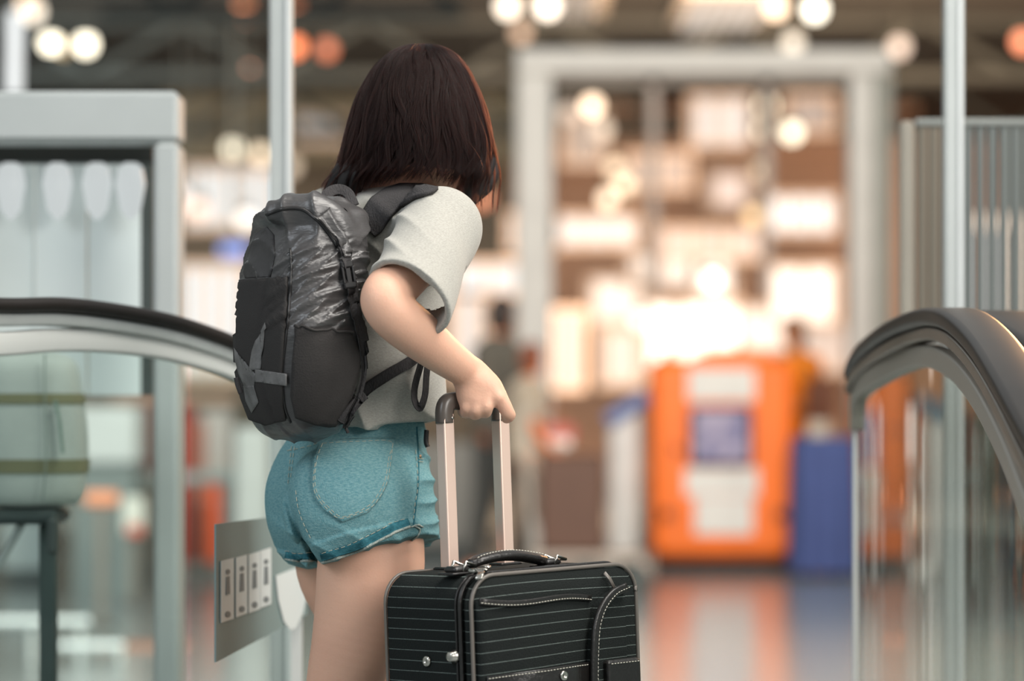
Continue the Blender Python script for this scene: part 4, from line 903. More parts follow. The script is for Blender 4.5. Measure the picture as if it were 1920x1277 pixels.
# -- hair: dark mass plus strands
hair_l = pxloft([(84, 770, 812, 4.90, 1, 2), (88, 752, 832, 4.90, 1, 2), (100, 730, 852, 4.90, 1, 2), (125, 706, 872, 4.90, 1, 2), (160, 686, 888, 4.90, 1, 2.05), (200, 670, 902, 4.895, 1, 2.1), (245, 658, 914, 4.89, 1, 2.15),
                 (285, 646, 921, 4.89, .95, 2.2), (315, 634, 924, 4.89, .9, 2.3), (335, 622, 922, 4.89, .85, 2.3), (350, 614, 916, 4.90, .8, 2.3)], n=6)
def hair_core(p): return smax(hair_l(p, -.006), Z(330, 4.89)-p[:, 2], .03)
hair_cut = ell(P(765, 395, 4.86), (.135, .15, .066))
def hair_disp(p):
    return -.005+.003*noise3(p*np.array([1, 1, .25]), 55, 2)
hair_o = sdf_mesh('hair', [('u', 0, hair_core), ('s', .02, hair_cut), ('s', .01, ell(headc+ax_h[1]*.12-ax_h[2]*.04, (.05, .07, .09), ax_h))], (-.34, 4.72, 1.28), (.0, 5.06, 1.62), .004, hair_m, woman, disp=hair_disp)

def strands(n, seed, rad, per, name):
    rs = np.random.RandomState(seed); K = 16; nc = n//per; n = nc*per; pts = np.zeros((n, K, 3)); R_ = np.zeros((n, K))
    t = np.linspace(0, 1, K); m = 0
    for ci in range(nc):
        ph0 = rs.uniform(-PI, PI); start = rs.beta(1, 2.2)*.7; end = rs.choice([rs.uniform(.70, .98), rs.uniform(.95, 1.12)], p=[.38, .62])
        sw = rs.normal(0.06, .16); bend = rs.normal(0, .08); lift = rs.uniform(-.005, .008); flick = rs.normal(.008, .010); fz = rs.uniform(-.003, .016); wid = rs.uniform(.05, .13); f0 = rs.uniform(0, 6)
        tipx = rs.uniform(.1, .55)
        for k in range(per):
            e = end+rs.normal(0, .018); s0 = np.clip(start+rs.normal(0, .05), 0, .8); tt = s0+(e-s0)*t
            py = 86+264*np.clip(tt, 0, 1)**1.05; dph = rs.normal(0, wid*.5); conv = 1-(1-tipx)*t**1.5
            # locks sweep towards the back of the head (camera-left) as they fall
            ph = ph0+dph*conv+sw*np.sin(tt*2.6)+bend*np.sin(tt*7+f0)+.03*np.sin(tt*13+f0)
            g = lift*np.sin(PI*np.clip(tt, 0, 1))+rs.uniform(-.0015, .0015)+.003*np.sin(tt*6+f0)*tt
            z = Z(py, 4.9); q = hair_l.point(z, ph, 0); cc4 = hair_l.par(z); dx = q[:, 0]-cc4[0]; dy = q[:, 1]-cc4[1]; L_ = np.hypot(dx, dy)+1e-6
            q[:, 0] += dx/L_*g; q[:, 1] += dy/L_*g
            q[:, 2] -= np.clip(tt-1, 0, .2)*.33
            cv = np.clip((tt-.72)/.28, 0, 1)**2; q[:, 0] -= cv*flick; q[:, 2] -= cv*fz*.5; q[:, 0] += -dx/L_*cv*.010; q[:, 1] += -dy/L_*cv*.010
            if rs.rand() < .02: q += np.outer(t**2, rs.normal(0, .012, 3))
            pts[m] = q; R_[m] = rad*np.clip(1.2-t*.9, .25, 1); m += 1
    px = 960+pts[:, -1, 0]*FPX/pts[:, -1, 1]
    back = pts[:, -1, 1] < 4.9
    nape = back & (px > 668) & (px < 868)
    lim = np.interp(px, [668, 690, 715, 745, 790, 830, 868], [368, 358, 352, 346, 344, 350, 366])
    for i in np.where(nape)[0]:
        pz = HZ-(pts[i, :, 2]-HC)*FPX/pts[i, :, 1]; f = (lim[i]-rs.exponential(9)-pz[0])/(max(pz[-1]-pz[0], 1))
        f = np.clip(f, .2, 1); q = pts[i]; tt = np.linspace(0, f, K)
        for a_ in range(3): q[:, a_] = np.interp(tt, t, q[:, a_].copy())
    hc = bpy.data.hair_curves.new(name); hc.add_curves([K]*n)
    hc.attributes['position'].data.foreach_set('vector', pts.astype(np.float32).ravel()) if 'position' in hc.attributes else None
    ra = hc.attributes.get('radius') or hc.attributes.new('radius', 'FLOAT', 'POINT'); ra.data.foreach_set('value', R_.astype(np.float32).ravel())
    o = bpy.data.objects.new(name, hc); COL.objects.link(o); hc.materials.append(strand_m); parent(o, hair_o); return tag(o, kind='stuff')
strand_m = bpy.data.materials.new('hair_strand'); strand_m.use_nodes = True; nt = strand_m.node_tree
hb = nt.nodes.new('ShaderNodeBsdfHairPrincipled'); hb.parametrization = 'COLOR'; hb.inputs['Color'].default_value = (*lin((25, 11, 9)), 1); hb.inputs['Roughness'].default_value = .30; hb.inputs['IOR'].default_value = 1.22; hb.inputs['Radial Roughness'].default_value = .4
nt.links.new(hb.outputs[0], nt.nodes['Material Output'].inputs[0])
strands(15000, 5, .00030, 30, 'hair_strands')
# side lock swept forward past the face
def lock(paths, m, name='hair_lock'):
    mbx = MB()
    for pth in paths:
        q = catmull(pth, 6); n = len(q)
        for s in range(2):
            pass
        r = np.interp(np.linspace(0, 1, n), [0, .35, .8, 1], [.010, .016, .011, .001])
        V = []; Fc = []; k = 8
        for i in range(n):
            c = P(q[i][0], q[i][1], q[i][2])
            for j in range(k):
                a = 2*PI*j/k; V.append(c+np.array([math.cos(a)*r[i], math.sin(a)*r[i]*.8, 0]))
        for i in range(n-1):
            for j in range(k): Fc.append((i*k+j, i*k+(j+1) % k, (i+1)*k+(j+1) % k, (i+1)*k+j))
        Fc += [tuple(range(k))[::-1], tuple((n-1)*k+j for j in range(k))]; mbx.add(V, Fc)
    return mbx.build(name, m, hair_o, smooth=True)
lock([[(905, 250, 4.89), (912, 300, 4.87), (902, 345, 4.86), (884, 388, 4.86)], [(890, 260, 4.84), (893, 310, 4.83), (884, 350, 4.84), (872, 380, 4.85)], [(912, 280, 4.92), (920, 320, 4.92), (912, 350, 4.91), (890, 384, 4.9)]], hair_m)
lock([[(655, 290, 4.88), (640, 320, 4.87), (628, 345, 4.87), (612, 366, 4.87)], [(665, 290, 4.85), (655, 325, 4.84), (645, 350, 4.84), (634, 368, 4.85)], [(685, 290, 4.83), (676, 325, 4.82), (668, 350, 4.83), (662, 372, 4.84)]], hair_m)

# ------------------------------------------------------------------ backpack
pk_l = pxloft([(384, 575, 650, 4.70, .7, 2.6), (392, 525, 676, 4.69, .7, 2.8), (405, 492, 688, 4.68, .7, 3), (440, 472, 689, 4.67, .72, 3.2), (500, 454, 690, 4.66, .72, 3.2), (560, 446, 690, 4.655, .72, 3.2), (620, 440, 688, 4.65, .72, 3.2),
               (690, 440, 684, 4.655, .72, 3.2), (740, 448, 672, 4.66, .72, 3.1), (785, 464, 654, 4.67, .7, 3), (812, 484, 632, 4.68, .7, 2.8), (828, 520, 600, 4.69, .68, 2.4)])
def pack_zone(p):
    """approximate picture position of a surface point on the pack"""
    return 960+FPX*p[:, 0]/p[:, 1], HZ-FPX*(p[:, 2]-HC)/p[:, 1]
def pack_disp(p):
    side = (p-P(545, 600, 4.62))@RV; back = np.clip(1-side/.02, 0, 1); zz = p[:, 2]
    up = np.clip((zz-Z(640, 4.6))/.03, 0, 1)
    w1 = np.maximum(ridge(p, (-.42, .3, .85), 88, 1, 1.0, 8), .75*ridge(p, (-.62, .35, .68), 150, 4, 1.1, 9))*.7+.2*ridge(p, (-.3, .2, .93), 260, 9, 1.2, 11)
    top = np.clip((zz-Z(470, 4.6))/.03, 0, 1)
    w2 = ridge(p, (.8, -.3, .5), 90, 5, 1.4, 20)*.6
    d = (1-back)*up*.012*(w1*(1-top)+w2*top-.25)
    d = d+back*np.clip((zz-Z(530, 4.6))/.01, 0, 1)*.006*(ridge(p, (.6, .5, .6), 80, 6, 1.4, 24)-.3)
    bot = np.clip((Z(780, 4.6)-zz)/.01, 0, 1); d = d+bot*.005*(ridge(p, (.9, -.3, .4), 100, 7, 1.2, 20)-.3)
    d = d+.004*noise3(p, 18, 4)
    # pinched seam between back and side
    d = d-.005*np.exp(-(side/.006)**2)*np.clip((Z(465, 4.6)-zz)/.02, 0, 1)
    return d
lid = tube([(P(512, 398, 4.60), .016), (P(560, 392, 4.60), .026), (P(610, 402, 4.60), .028), (P(640, 430, 4.60), .022), (P(655, 470, 4.61), .012)], 5)
lid2 = ell(P(585, 412, 4.68), (.088, .09, .028))
bag_o, bag_b = sdf_mesh('pack_body', [('u', 0, pk_l), ('u', .02, lid2), ('u', .016, lid)], (-.48, 4.50, .90), (-.2, 4.86, 1.33), .0025, nylon, bag, disp=pack_disp, keep=True)
patch('front_panel', [(449, 527), (470, 525), (500, 523), (541, 520), (540, 570), (536, 620), (531, 700), (533, 760), (538, 786), (500, 796), (470, 784), (455, 745), (443, 690), (441, 600)], bag_b, ripstop, bag, .002, .0025, 4.6, 9)
patch('upper_panel', [(460, 490), (478, 440), (500, 425), (514, 440), (516, 480), (508, 519), (460, 522), (457, 510)], bag_b, M('smooth_nylon', (58, 56, 56), .55, noise=(14, (50, 48, 48), .3), bump=(60, .4)), bag, .0004, .0004, 4.6, 9)
patch('side_pocket', [(556, 612), (600, 618), (655, 622), (662, 640), (672, 665), (668, 700), (655, 740), (640, 772), (625, 797), (590, 793), (555, 780), (547, 740), (550, 680)], bag_b, meshcl, bag, .003, .003, 4.6, 9)
mb = MB(); cord(mb, [(556, 612), (600, 618), (635, 621), (660, 624)], bag_b, .0022, .006); cord(mb, [(548, 735), (552, 680), (556, 614)], bag_b, .0012, .004)
mb.build('pocket_hem', ripstop, bag, smooth=True)
mb = MB(); cord(mb, [(545, 466), (546, 520), (541, 590), (536, 640), (530, 700), (534, 760), (545, 792)], bag_b, .0018, .0008); cord(mb, [(449, 526), (495, 524), (541, 519)], bag_b, .0015, .003)
cord(mb, [(500, 402), (530, 392), (565, 392), (590, 408), (612, 432), (632, 462)], bag_b, .003, .001)
mb.build('seam_piping', plastic, bag, smooth=True)
# printed emblem: crossed angular bars
for poly in ([(484, 638), (502, 608), (499, 650), (492, 692), (472, 694), (477, 660)], [(445, 652), (452, 662), (462, 690), (484, 700), (482, 724), (466, 728), (453, 700), (446, 672)],
             [(484, 692), (541, 700), (541, 722), (483, 715)], [(462, 722), (481, 722), (490, 752), (477, 772), (466, 750)]):
    patch('emblem', poly, bag_b, reflect, bag, .0050, .0006, 4.58, 7)
# straps on the pack
ribbon('compression_strap', [(634, 440), (642, 472), (650, 500), (655, 530), (661, 580), (673, 630), (680, 690), (672, 735), (655, 770), (645, 800)], 17, bag_b, webbing, bag, .006, .0022, 4.6)
ribbon('lid_strap', [(604, 400), (622, 425), (640, 452), (650, 488)], 26, bag_b, nylon, bag, .008, .003, 4.58, wend=15)
bk = empty('x', (0, 0, 0), None, None); bpy.data.objects.remove(bk)
pt, nm = cast(bag_b, 652, 520, 4.6); mb = MB(); c = pt+nm*.012
ax3 = Vector((.17, -.1, -.98)).normalized(); sd = Vector(nm).cross(ax3).normalized(); n3 = ax3.cross(sd)
Mx = Matrix(((sd.x, ax3.x, n3.x, c[0]), (sd.y, ax3.y, n3.y, c[1]), (sd.z, ax3.z, n3.z, c[2]), (0, 0, 0, 1)))
mb.box((-.010, -.022, -.004), (.010, -.010, .004), .002).box((-.010, .012, -.004), (.010, .022, .004), .002).box((-.010, -.012, -.004), (-.006, .014, .004), .001).box((.006, -.012, -.004), (.010, .014, .004), .001).box((-.004, -.01, -.003), (.004, .014, .003), .001)
mb.build('buckle', plastic, bag, M4=Mx)
mb = MB(); q = catmull([P(606, 394, 4.72), P(612, 366, 4.73), P(632, 355, 4.74), P(652, 362, 4.74), P(664, 386, 4.73)], 8)
mb.add(*sweep_mesh(q, rrect(.017, .003, .001), up=(.1, -1, .2))); mb.build('grab_loop', webbing, bag, smooth=True)
# shoulder straps (on the shirt)
patch('shoulder_strap', [(684, 400), (700, 376), (724, 360), (750, 352), (790, 352), (822, 358), (812, 366), (778, 376), (752, 392), (734, 410), (716, 436), (704, 446), (690, 430)], shirt_b, webbing, bag, .002, .006, 4.75, 6)
ribbon('shoulder_strap', [(604, 400), (612, 386), (626, 372)], 34, shirt_b, webbing, bag, .003, .006, 4.9, 4)
ribbon('strap_webbing', [(673, 745), (690, 727), (725, 703), (760, 683), (785, 662)], 21, shirt_b, webbing, bag, .006, .002, 4.76, 4, wend=19)
mb = MB(); mb.bar([P(790, 660, 4.76), P(815, 622, 4.765), P(832, 592, 4.78), P(839, 566, 4.80)], .016, .002, .0008, (.3, -1, 0)); mb.build('strap_webbing', webbing, bag)
ribbon('strap_anchor', [(640, 790), (655, 768), (672, 748), (684, 738)], 26, bag_b, webbing, bag, .004, .004, 4.68, wend=22)
mb = MB(); q = catmull([P(818, 585, 4.70), P(808, 640, 4.70), P(800, 700, 4.70), P(797, 740, 4.70), P(788, 764, 4.70), P(778, 752, 4.70), P(778, 725, 4.705), P(790, 680, 4.71)], 8)
mb.add(*sweep_mesh(q, rrect(.014, .0022, .0008), up=(.75, -.6, .1))); mb.build('loose_strap_end', webbing, bag, smooth=True)
mb = MB(); cord(mb, [(645, 790), (648, 800), (653, 812)], bag_b, .0025, .006); mb.build('zip_pull', webbing, bag, smooth=True)
mb = MB(); cord(mb, [(443, 708), (446, 722), (452, 738)], None, .004, dflt=4.62); mb.build('side_loop', webbing, bag, smooth=True)

# ================================================================== SUITCASE
AL = math.radians(42)
cW = np.array([math.cos(AL), math.sin(AL), 0]); cN = np.array([math.sin(AL), -math.cos(AL), 0])
SW, SD, STOP = .345, .205, .7475
near = P(882, 1075, 4.45); base = np.array([near[0], near[1], 0])+cW*SW/2-cN*SD/2
case = empty('suitcase', base, 'black pinstriped fabric suitcase with raised rose-metal trolley handle held by the woman', 'suitcase', rz=0)
# local frame: x along width, y from front to back, z up; slight lean to the picture's left
ROLL = Matrix.Rotation(math.radians(-2.0), 4, Vector((0, 1, 0)))
pv = Matrix.Translation(Vector((0, 0, STOP))) @ ROLL @ Matrix.Translation(Vector((0, 0, -STOP)))
CM = Matrix.Translation(Vector(base)) @ pv @ Matrix.Rotation(AL, 4, 'Z')
def stripe_mat():
    m = mat('pinstripe_cloth', (19, 24, 23), .85, spec=.25, bump=(420, .5)); nt = m.node_tree; b = nt.nodes['Principled BSDF']
    a = nt.nodes.new('ShaderNodeAttribute'); a.attribute_name = 'sz'
    n = nt.nodes.new('ShaderNodeTexNoise'); n.inputs['Scale'].default_value = 500
    mth = nt.nodes.new('ShaderNodeMath'); mth.operation = 'FRACT'; nt.links.new(a.outputs['Fac'], mth.inputs[0])
    lt = nt.nodes.new('ShaderNodeMath'); lt.operation = 'LESS_THAN'; lt.inputs[1].default_value = .055; nt.links.new(mth.outputs[0], lt.inputs[0])
    gt = nt.nodes.new('ShaderNodeMath'); gt.operation = 'GREATER_THAN'; gt.inputs[1].default_value = .40; nt.links.new(n.outputs[0], gt.inputs[0])
    mu = nt.nodes.new('ShaderNodeMath'); mu.operation = 'MULTIPLY'; nt.links.new(lt.outputs[0], mu.inputs[0]); nt.links.new(gt.outputs[0], mu.inputs[1])
    mx = nt.nodes.new('ShaderNodeMixRGB'); mx.inputs[1].default_value = (*lin((19, 24, 23)), 1); mx.inputs[2].default_value = (*lin((112, 122, 118)), 1)
    nt.links.new(mu.outputs[0], mx.inputs[0]); nt.links.new(mx.outputs[0], b.inputs['Base Color']); return m
stripe = stripe_mat()
leather = mat('black_leather', (30, 28, 27), .32, spec=.5, bump=(160, .3))
piping_m = mat('grey_piping', (104, 98, 92), .38, spec=.5)
chrome = mat('chrome', (190, 186, 178), .22, 1)
rose = mat('rose_anodised_metal', (244, 214, 198), .4, .55)
pale_th = mat('cream_thread', (200, 196, 182), .8)
grip_m = mat('grey_plastic_grip', (84, 76, 70), .32, spec=.5)
def L(x, y, z): return CM @ Vector((x, y, z))
def case_mesh(name, V, Fc, m, par=None, smooth=True, sz=False):
    W = [tuple(CM @ Vector(tuple(map(float, v)))) for v in V]; o = mesh_obj(name, W, [tuple(f) for f in Fc], m, par if par is not None else case, smooth=smooth)
    if sz:
        at = o.data.attributes.new('sz', 'FLOAT', 'POINT')
        at.data.foreach_set('value', np.array([v[2]/.0158+.25*math.sin(v[0]*9+v[2]*7)*(1 if v[1] < -.1 else .3) for v in V], dtype=np.float32))
    return o
def shell(x0, x1, y0, y1, z0, z1, r, ny=6, inset=.012, nres=44):
    """rounded-rectangle outline in x-z, extruded along y with softened rims; faces gridded so that they can bulge"""
    cx, cz = (x0+x1)/2, (z0+z1)/2; hw, hh = (x1-x0)/2, (z1-z0)/2
    prof = []
    for ox, oz, a0 in ((hw-r, hh-r, 0), (-hw+r, hh-r, 90), (-hw+r, -hh+r, 180), (hw-r, -hh+r, 270)):
        for i in range(9):
            a = math.radians(a0+90*i/8); prof.append((ox+r*math.cos(a), oz+r*math.sin(a)))
    # subdivide straight runs
    out = []
    for i in range(len(prof)):
        a = np.array(prof[i]); b = np.array(prof[(i+1) % len(prof)]); k = max(1, int(np.linalg.norm(b-a)/.02))
        for j in range(k): out.append(a+(b-a)*j/k)
    prof = out; k = len(prof); V = []; ys = [y0, y0+.004]+list(np.linspace(y0+.012, y1-.012, ny))+[y1-.004, y1]
    ins = [inset*.55, .003]+[0]*ny+[.003, inset*.55]
    rings = []
    for y, i_ in zip(ys, ins):
        V += [(cx+p[0]*(1-i_/hw), y, cz+p[1]*(1-i_/hh)) for p in prof]; rings.append(1)
    Fc = [(r_*k+j, (r_+1)*k+j, (r_+1)*k+(j+1) % k, r_*k+(j+1) % k) for r_ in range(len(ys)-1) for j in range(k)]
    nr = len(ys)
    def capf(y, first, sgn, bulge):
        nonlocal V, Fc
        prev = first; steps = 7
        for s in range(1, steps):
            f = 1-s/steps; st = len(V); bb = bulge*(1-f*f)
            V += [(cx+p[0]*(1-inset*.55/hw)*f, y+sgn*bb, cz+p[1]*(1-inset*.55/hh)*f) for p in prof]
            Fc += [((prev+j, prev+(j+1) % k, st+(j+1) % k, st+j) if sgn < 0 else (prev+j, st+j, st+(j+1) % k, prev+(j+1) % k)) for j in range(k)]; prev = st
        V.append((cx, y+sgn*bulge, cz)); c = len(V)-1
        Fc += [((prev+j, prev+(j+1) % k, c) if sgn < 0 else (prev+j, c, prev+(j+1) % k)) for j in range(k)]
    capf(ys[0], 0, -1, .006); capf(ys[-1], (nr-1)*k, 1, .001)
    return V, Fc, prof, (cx, cz)
hw, yf, yb = SW/2, -SD/2, SD/2
V, Fc, prof, cc_ = shell(-hw, hw, yf+.028, yb, .07, STOP, .045)
case_mesh('case_body', V, Fc, stripe, sz=True)
V, Fc, prof2, _ = shell(-hw, hw, yf, yf+.024, .07, STOP, .045, 3)
case_mesh('front_lid', V, Fc, stripe, sz=True)
def outline(y, grow=0, n=1):
    cx, cz = cc_; return [(cx+p[0]*(1+grow/hw), y, cz+p[1]*(1+grow/.34)) for p in prof2]
def ring(name, y, grow, r, m, par=None):
    q = outline(y, grow); q = q+[q[0], q[1]]; V, Fc = sweep_mesh(q, circ(r, 8), up=(0, 1, 0)); return case_mesh(name, V, Fc, m, par)
ring('piping', yf+.002, -.001, .0032, piping_m); ring('piping', yb-.002, -.001, .0026, piping_m)
ring('zipper', yf+.026, .0005, .0036, leather); ring('zipper_binding', yf+.036, .000, .0022, leather)
# front pocket with leather trims
def strip(name, path, wd, m, par, y=-.004, th=.004):   # path in (x,z) on the front
    q = catmull([(a, yf+y, b) for a, b in path], 8); V, Fc = sweep_mesh(q, rrect(wd, th, th*.3), up=(0, -1, 0)); return case_mesh(name, V, Fc, m, par)
def bulge(x, z, a=.006): return a*max(0, math.cos(x/hw*1.4))*max(0, math.cos((z-.42)/.34*1.3))
nx, nz = 18, 26; V = []; x0, x1, z0, z1 = -hw+.006, hw-.112, .10, STOP-.060
for j in range(nz+1):
    for i in range(nx+1):
        u, v = i/nx, j/nz; x = x0+(x1-x0)*u; z = z0+(z1-z0+.022-.012*u-.004*math.sin(u*6.0))*v if j else z0
        V.append((x, yf-.010-.014*math.sin(PI*min(1, max(0, u)))*(.4+.6*math.sin(PI*v*.9)), z))
n0 = len(V); V += [(v[0], yf-.002, v[2]) for v in V]
Fc = [(j*(nx+1)+i, j*(nx+1)+i+1, (j+1)*(nx+1)+i+1, (j+1)*(nx+1)+i) for j in range(nz) for i in range(nx)]
bd = [i for i in range(nx+1)]+[j*(nx+1)+nx for j in range(1, nz+1)]+[nz*(nx+1)+i for i in range(nx-1, -1, -1)]+[j*(nx+1) for j in range(nz-1, 0, -1)]
Fc += [(bd[i], bd[i]+n0, bd[(i+1) % len(bd)]+n0, bd[(i+1) % len(bd)]) for i in range(len(bd))]
pocket_o = case_mesh('front_pocket', V, Fc, stripe, sz=True)
topline = [V[nz*(nx+1)+i] for i in range(nx+1)]
Vs, Fs = sweep_mesh([(a, b-.002, c) for a, b, c in topline], rrect(.010, .005, .002), up=(0, -1, 0)); case_mesh('leather_trim', Vs, Fs, leather, pocket_o)
def stitch(mbx, pts, r=.0006, on=3, gap=2, up=(0, -1, 0)):
    pts = np.asarray(pts, float); Ls = np.r_[0, np.cumsum(np.linalg.norm(np.diff(pts, axis=0), axis=1))]; n = int(Ls[-1]/.0012); s = np.linspace(0, Ls[-1], max(n, 6))
    q = np.stack([np.interp(s, Ls, pts[:, i]) for i in range(3)], 1); i = 0
    while i+on < len(q): mbx.add(*sweep_mesh(q[i:i+on+1], circ(r, 4), up=up)); i += on+gap
st = MB(); stitch(st, [(a, b-.0055, c-.002) for a, b, c in topline])
# curved overlapping side panel with thick leather edge
edge = catmull([(hw-.045, yf-.020, STOP-.036), (hw-.078, yf-.022, STOP-.046), (hw-.108, yf-.024, STOP-.075), (hw-.122, yf-.026, STOP-.125), (hw-.127, yf-.026, STOP-.25), (hw-.128, yf-.026, .20), (hw-.128, yf-.022, .10)], 8)
V = []; n = len(edge)
for q in edge: V += [tuple(q), (hw-.040, yf-.014, q[2]), (hw-.038, yf-.002, q[2]), (q[0], yf-.002, q[2])]
Fc = [(i*4+j, i*4+(j+1) % 4, (i+1)*4+(j+1) % 4, (i+1)*4+j) for i in range(n-1) for j in range(4)]+[(0, 1, 2, 3), tuple((n-1)*4+j for j in (3, 2, 1, 0))]
panel_o = case_mesh('overlap_panel', V, Fc, stripe, smooth=False, sz=True)
Vs, Fs = sweep_mesh([(q[0], q[1]-.002, q[2]) for q in edge], rrect(.014, .008, .003), up=(0, -1, 0)); case_mesh('leather_edge', Vs, Fs, leather, panel_o)
stitch(st, [(q[0]+.004, q[1]-.0068, q[2]) for q in edge])
Vs, Fs = sweep_mesh([(hw-.075, yf-.006, STOP-.012), (hw-.066, yf-.008, STOP-.022), (hw-.061, yf-.012, STOP-.036)], rrect(.006, .003, .001), up=(0, -1, 0)); case_mesh('leather_edge', Vs, Fs, piping_m, panel_o)
# band with snap, and strap tab
Vs, Fs = sweep_mesh([(-hw+.014, yf-.0145, .570), (-.05, yf-.026, .573), (0, yf-.029, .575), (hw-.130, yf-.022, .575)], rrect(.055, .004, .0015), up=(0, -1, 0)); case_mesh('leather_band', Vs, Fs, leather, pocket_o)
stitch(st, [(-hw+.014, yf-.0175, .594), (-.05, yf-.029, .597), (0, yf-.032, .599), (hw-.130, yf-.025, .599)])
mb = MB(); mb.box((hw-.100, yf-.034, .54), (hw-.030, yf-.018, .602), .004); case_mesh('strap_tab', mb.V, mb.F, leather, panel_o, False)
stitch(st, [(hw-.095, yf-.036, .597), (hw-.034, yf-.036, .597)]); stitch(st, [(hw-.095, yf-.036, .562), (hw-.034, yf-.036, .562)])
tag(case_mesh('cream_stitching', st.V, st.F, pale_th), kind='stuff')
def lath(c, prof_, ax, n=20):
    m_ = MB(); m_.lathe(c, prof_, ax, n); return m_
m_ = lath((-.018, yf-.0305, .587), [(.0075, 0), (.0078, .001), (.0065, .0022), (.003, .0024), (.0028, .0006)], (0, -1, 0)); case_mesh('snap', m_.V, m_.F, chrome, pocket_o)
# studs on the narrow side
m_ = lath((-hw-.0005, .003, STOP-.131), [(.0085, 0), (.0085, .002), (.007, .004), (.003, .0045), (.0025, .003)], (-1, 0, 0)); case_mesh('metal_stud', m_.V, m_.F, chrome)
m_ = lath((-hw-.0005, -.062, STOP-.121), [(.011, 0), (.0115, .003), (.0085, .006), (.008, .011), (.006, .013), (.002, .013)], (-1, 0, 0)); case_mesh('metal_stud', m_.V, m_.F, chrome)
# top carry handle
hq = catmull([(-.116, 0, STOP+.012), (-.096, 0, STOP+.018), (-.060, 0, STOP+.022), (-.025, 0, STOP+.021), (.012, 0, STOP+.015), (.040, 0, STOP+.009)], 8)
hy = -.035
def vary(q, ws, h): 
    V = []; k = 12; n = len(q)
    for i in range(n):
        wv = np.interp(i/(n-1), [0, .15, .5, .85, 1], ws)
        for j in range(k):
            a = 2*PI*j/k; V.append((q[i][0], q[i][1]+hy+math.cos(a)*wv, q[i][2]+math.sin(a)*h))
    Fc = [(i*k+j, i*k+(j+1) % k, (i+1)*k+(j+1) % k, (i+1)*k+j) for i in range(n-1) for j in range(k)]+[tuple(range(k))[::-1], tuple((n-1)*k+j for j in range(k))]
    return V, Fc
V, Fc = vary(hq, [.010, .017, .020, .017, .010], .0085); hand_o = case_mesh('carry_handle', V, Fc, leather)
sm = MB(); stitch(sm, [(q[0], hy-.013, q[2]+.0085) for q in hq[3:-3]], .0007); tag(case_mesh('handle_stitching', sm.V, sm.F, pale_th, hand_o), kind='stuff')
for sx, zz in ((-.130, .012), (.058, .010)):
    mb = MB(); mb.tube([(sx-.010, hy-.014, STOP+.004), (sx-.004, hy-.014, STOP+zz+.006), (sx+.014, hy-.014, STOP+zz), (sx+.014, hy+.014, STOP+zz), (sx-.004, hy+.014, STOP+zz+.006), (sx-.010, hy+.014, STOP+.004)], .0026, 8)
    case_mesh('handle_ring', mb.V, mb.F, chrome, hand_o)
    mb = MB(); mb.box((sx-.026, hy-.014, STOP+.001), (sx+.006, hy+.014, STOP+.012), .004).box((sx-.034, hy-.018, STOP-.001), (sx+.012, hy+.018, STOP+.003), .001)
    case_mesh('handle_mount', mb.V, mb.F, leather, hand_o)
# zipper pulls at the front-left corner
for dx, an in ((-hw+.030, -.6), (-hw+.046, .2)):
    mb = MB(); mb.box((dx-.006, yf+.018, STOP+.002), (dx+.006, yf+.034, STOP+.009), .002)
    mb.tube([(dx, yf+.026, STOP+.008), (dx-.006, yf+.015, STOP+.008), (dx-.004, yf+.010, STOP+.006)], .0018, 6)
    if an < 0: mb.bar([(dx-.004, yf+.012, STOP+.008), (dx-.012, yf-.004, STOP+.004), (dx-.026, yf-.014, STOP-.004)], .010, .004, .001)
    else: mb.lathe((dx+.004, yf+.018, STOP+.010), [(.006, 0), (.006, .002), (.003, .003)], (0, -.3, 1), 14)
    case_mesh('zipper_pull', mb.V, mb.F, chrome)
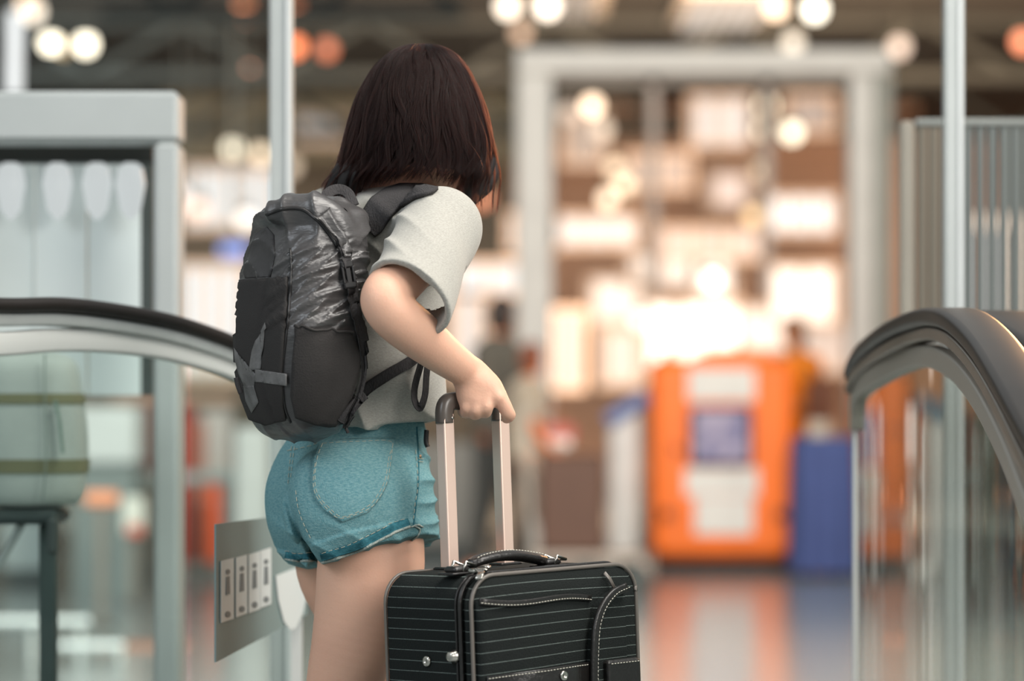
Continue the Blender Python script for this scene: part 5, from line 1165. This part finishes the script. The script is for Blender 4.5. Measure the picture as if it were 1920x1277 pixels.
# trolley poles and grip: upright in the suitcase frame
py_ = yb-.026
tip = STOP+.262; xs = (-.058, .058)
sock = MB()
for x in xs:
    sock.box((x-.022, py_-.016, STOP-.001), (x+.022, py_+.016, STOP+.004), .002)
    mb = MB(); mb.box((x-.0105, py_-.0105, .3), (x+.0105, py_+.0105, tip-.018), .002); case_mesh('pole', mb.V, mb.F, rose, smooth=False)
case_mesh('pole_socket', sock.V, sock.F, leather, smooth=False)
gq = catmull([(xs[0], py_, tip-.034), (xs[0], py_, tip-.016), (xs[0]+.006, py_, tip-.003), (xs[0]+.022, py_, tip+.000), (0, py_, tip+.001), (xs[1]-.022, py_, tip+.000), (xs[1]-.006, py_, tip-.003), (xs[1], py_, tip-.016), (xs[1], py_, tip-.034)], 6)
Vg, Fg = [], []; k = 12; prf = rrect(.028, .026, .009, 2)
T = np.gradient(gq, axis=0); T /= np.linalg.norm(T, axis=1)[:, None]
for i in range(len(gq)):
    u = np.array([0, 1., 0]); s = np.cross(T[i], u)
    Vg += [gq[i]+s*a+u*b*.9 for a, b in prf]
k = len(prf); Fg = [(i*k+j, i*k+(j+1) % k, (i+1)*k+(j+1) % k, (i+1)*k+j) for i in range(len(gq)-1) for j in range(k)]+[tuple(range(k))[::-1], tuple((len(gq)-1)*k+j for j in range(k))]
grip_o = case_mesh('trolley_grip', Vg, Fg, grip_m)
m_ = lath((xs[0]+.006, py_-.0115, tip-.026), [(.0025, 0), (.0025, .001), (.001, .0012)], (0, -1, 0), 12); case_mesh('screw', m_.V, m_.F, chrome, grip_o)
for sx in (-1, 1):
    for yy in (yf+.04, yb-.035):
        mb = MB(); mb.lathe((sx*(hw-.045)-.012, yy, .032), [(.020, 0), (.032, .004), (.032, .020), (.020, .024)], (1, 0, 0), 20)
        o = case_mesh('wheel', mb.V, mb.F, plastic)
        mb = MB(); mb.box((sx*(hw-.045)-.02, yy-.022, .036), (sx*(hw-.045)+.02, yy+.022, .075), .004); case_mesh('wheel_housing', mb.V, mb.F, plastic, o)
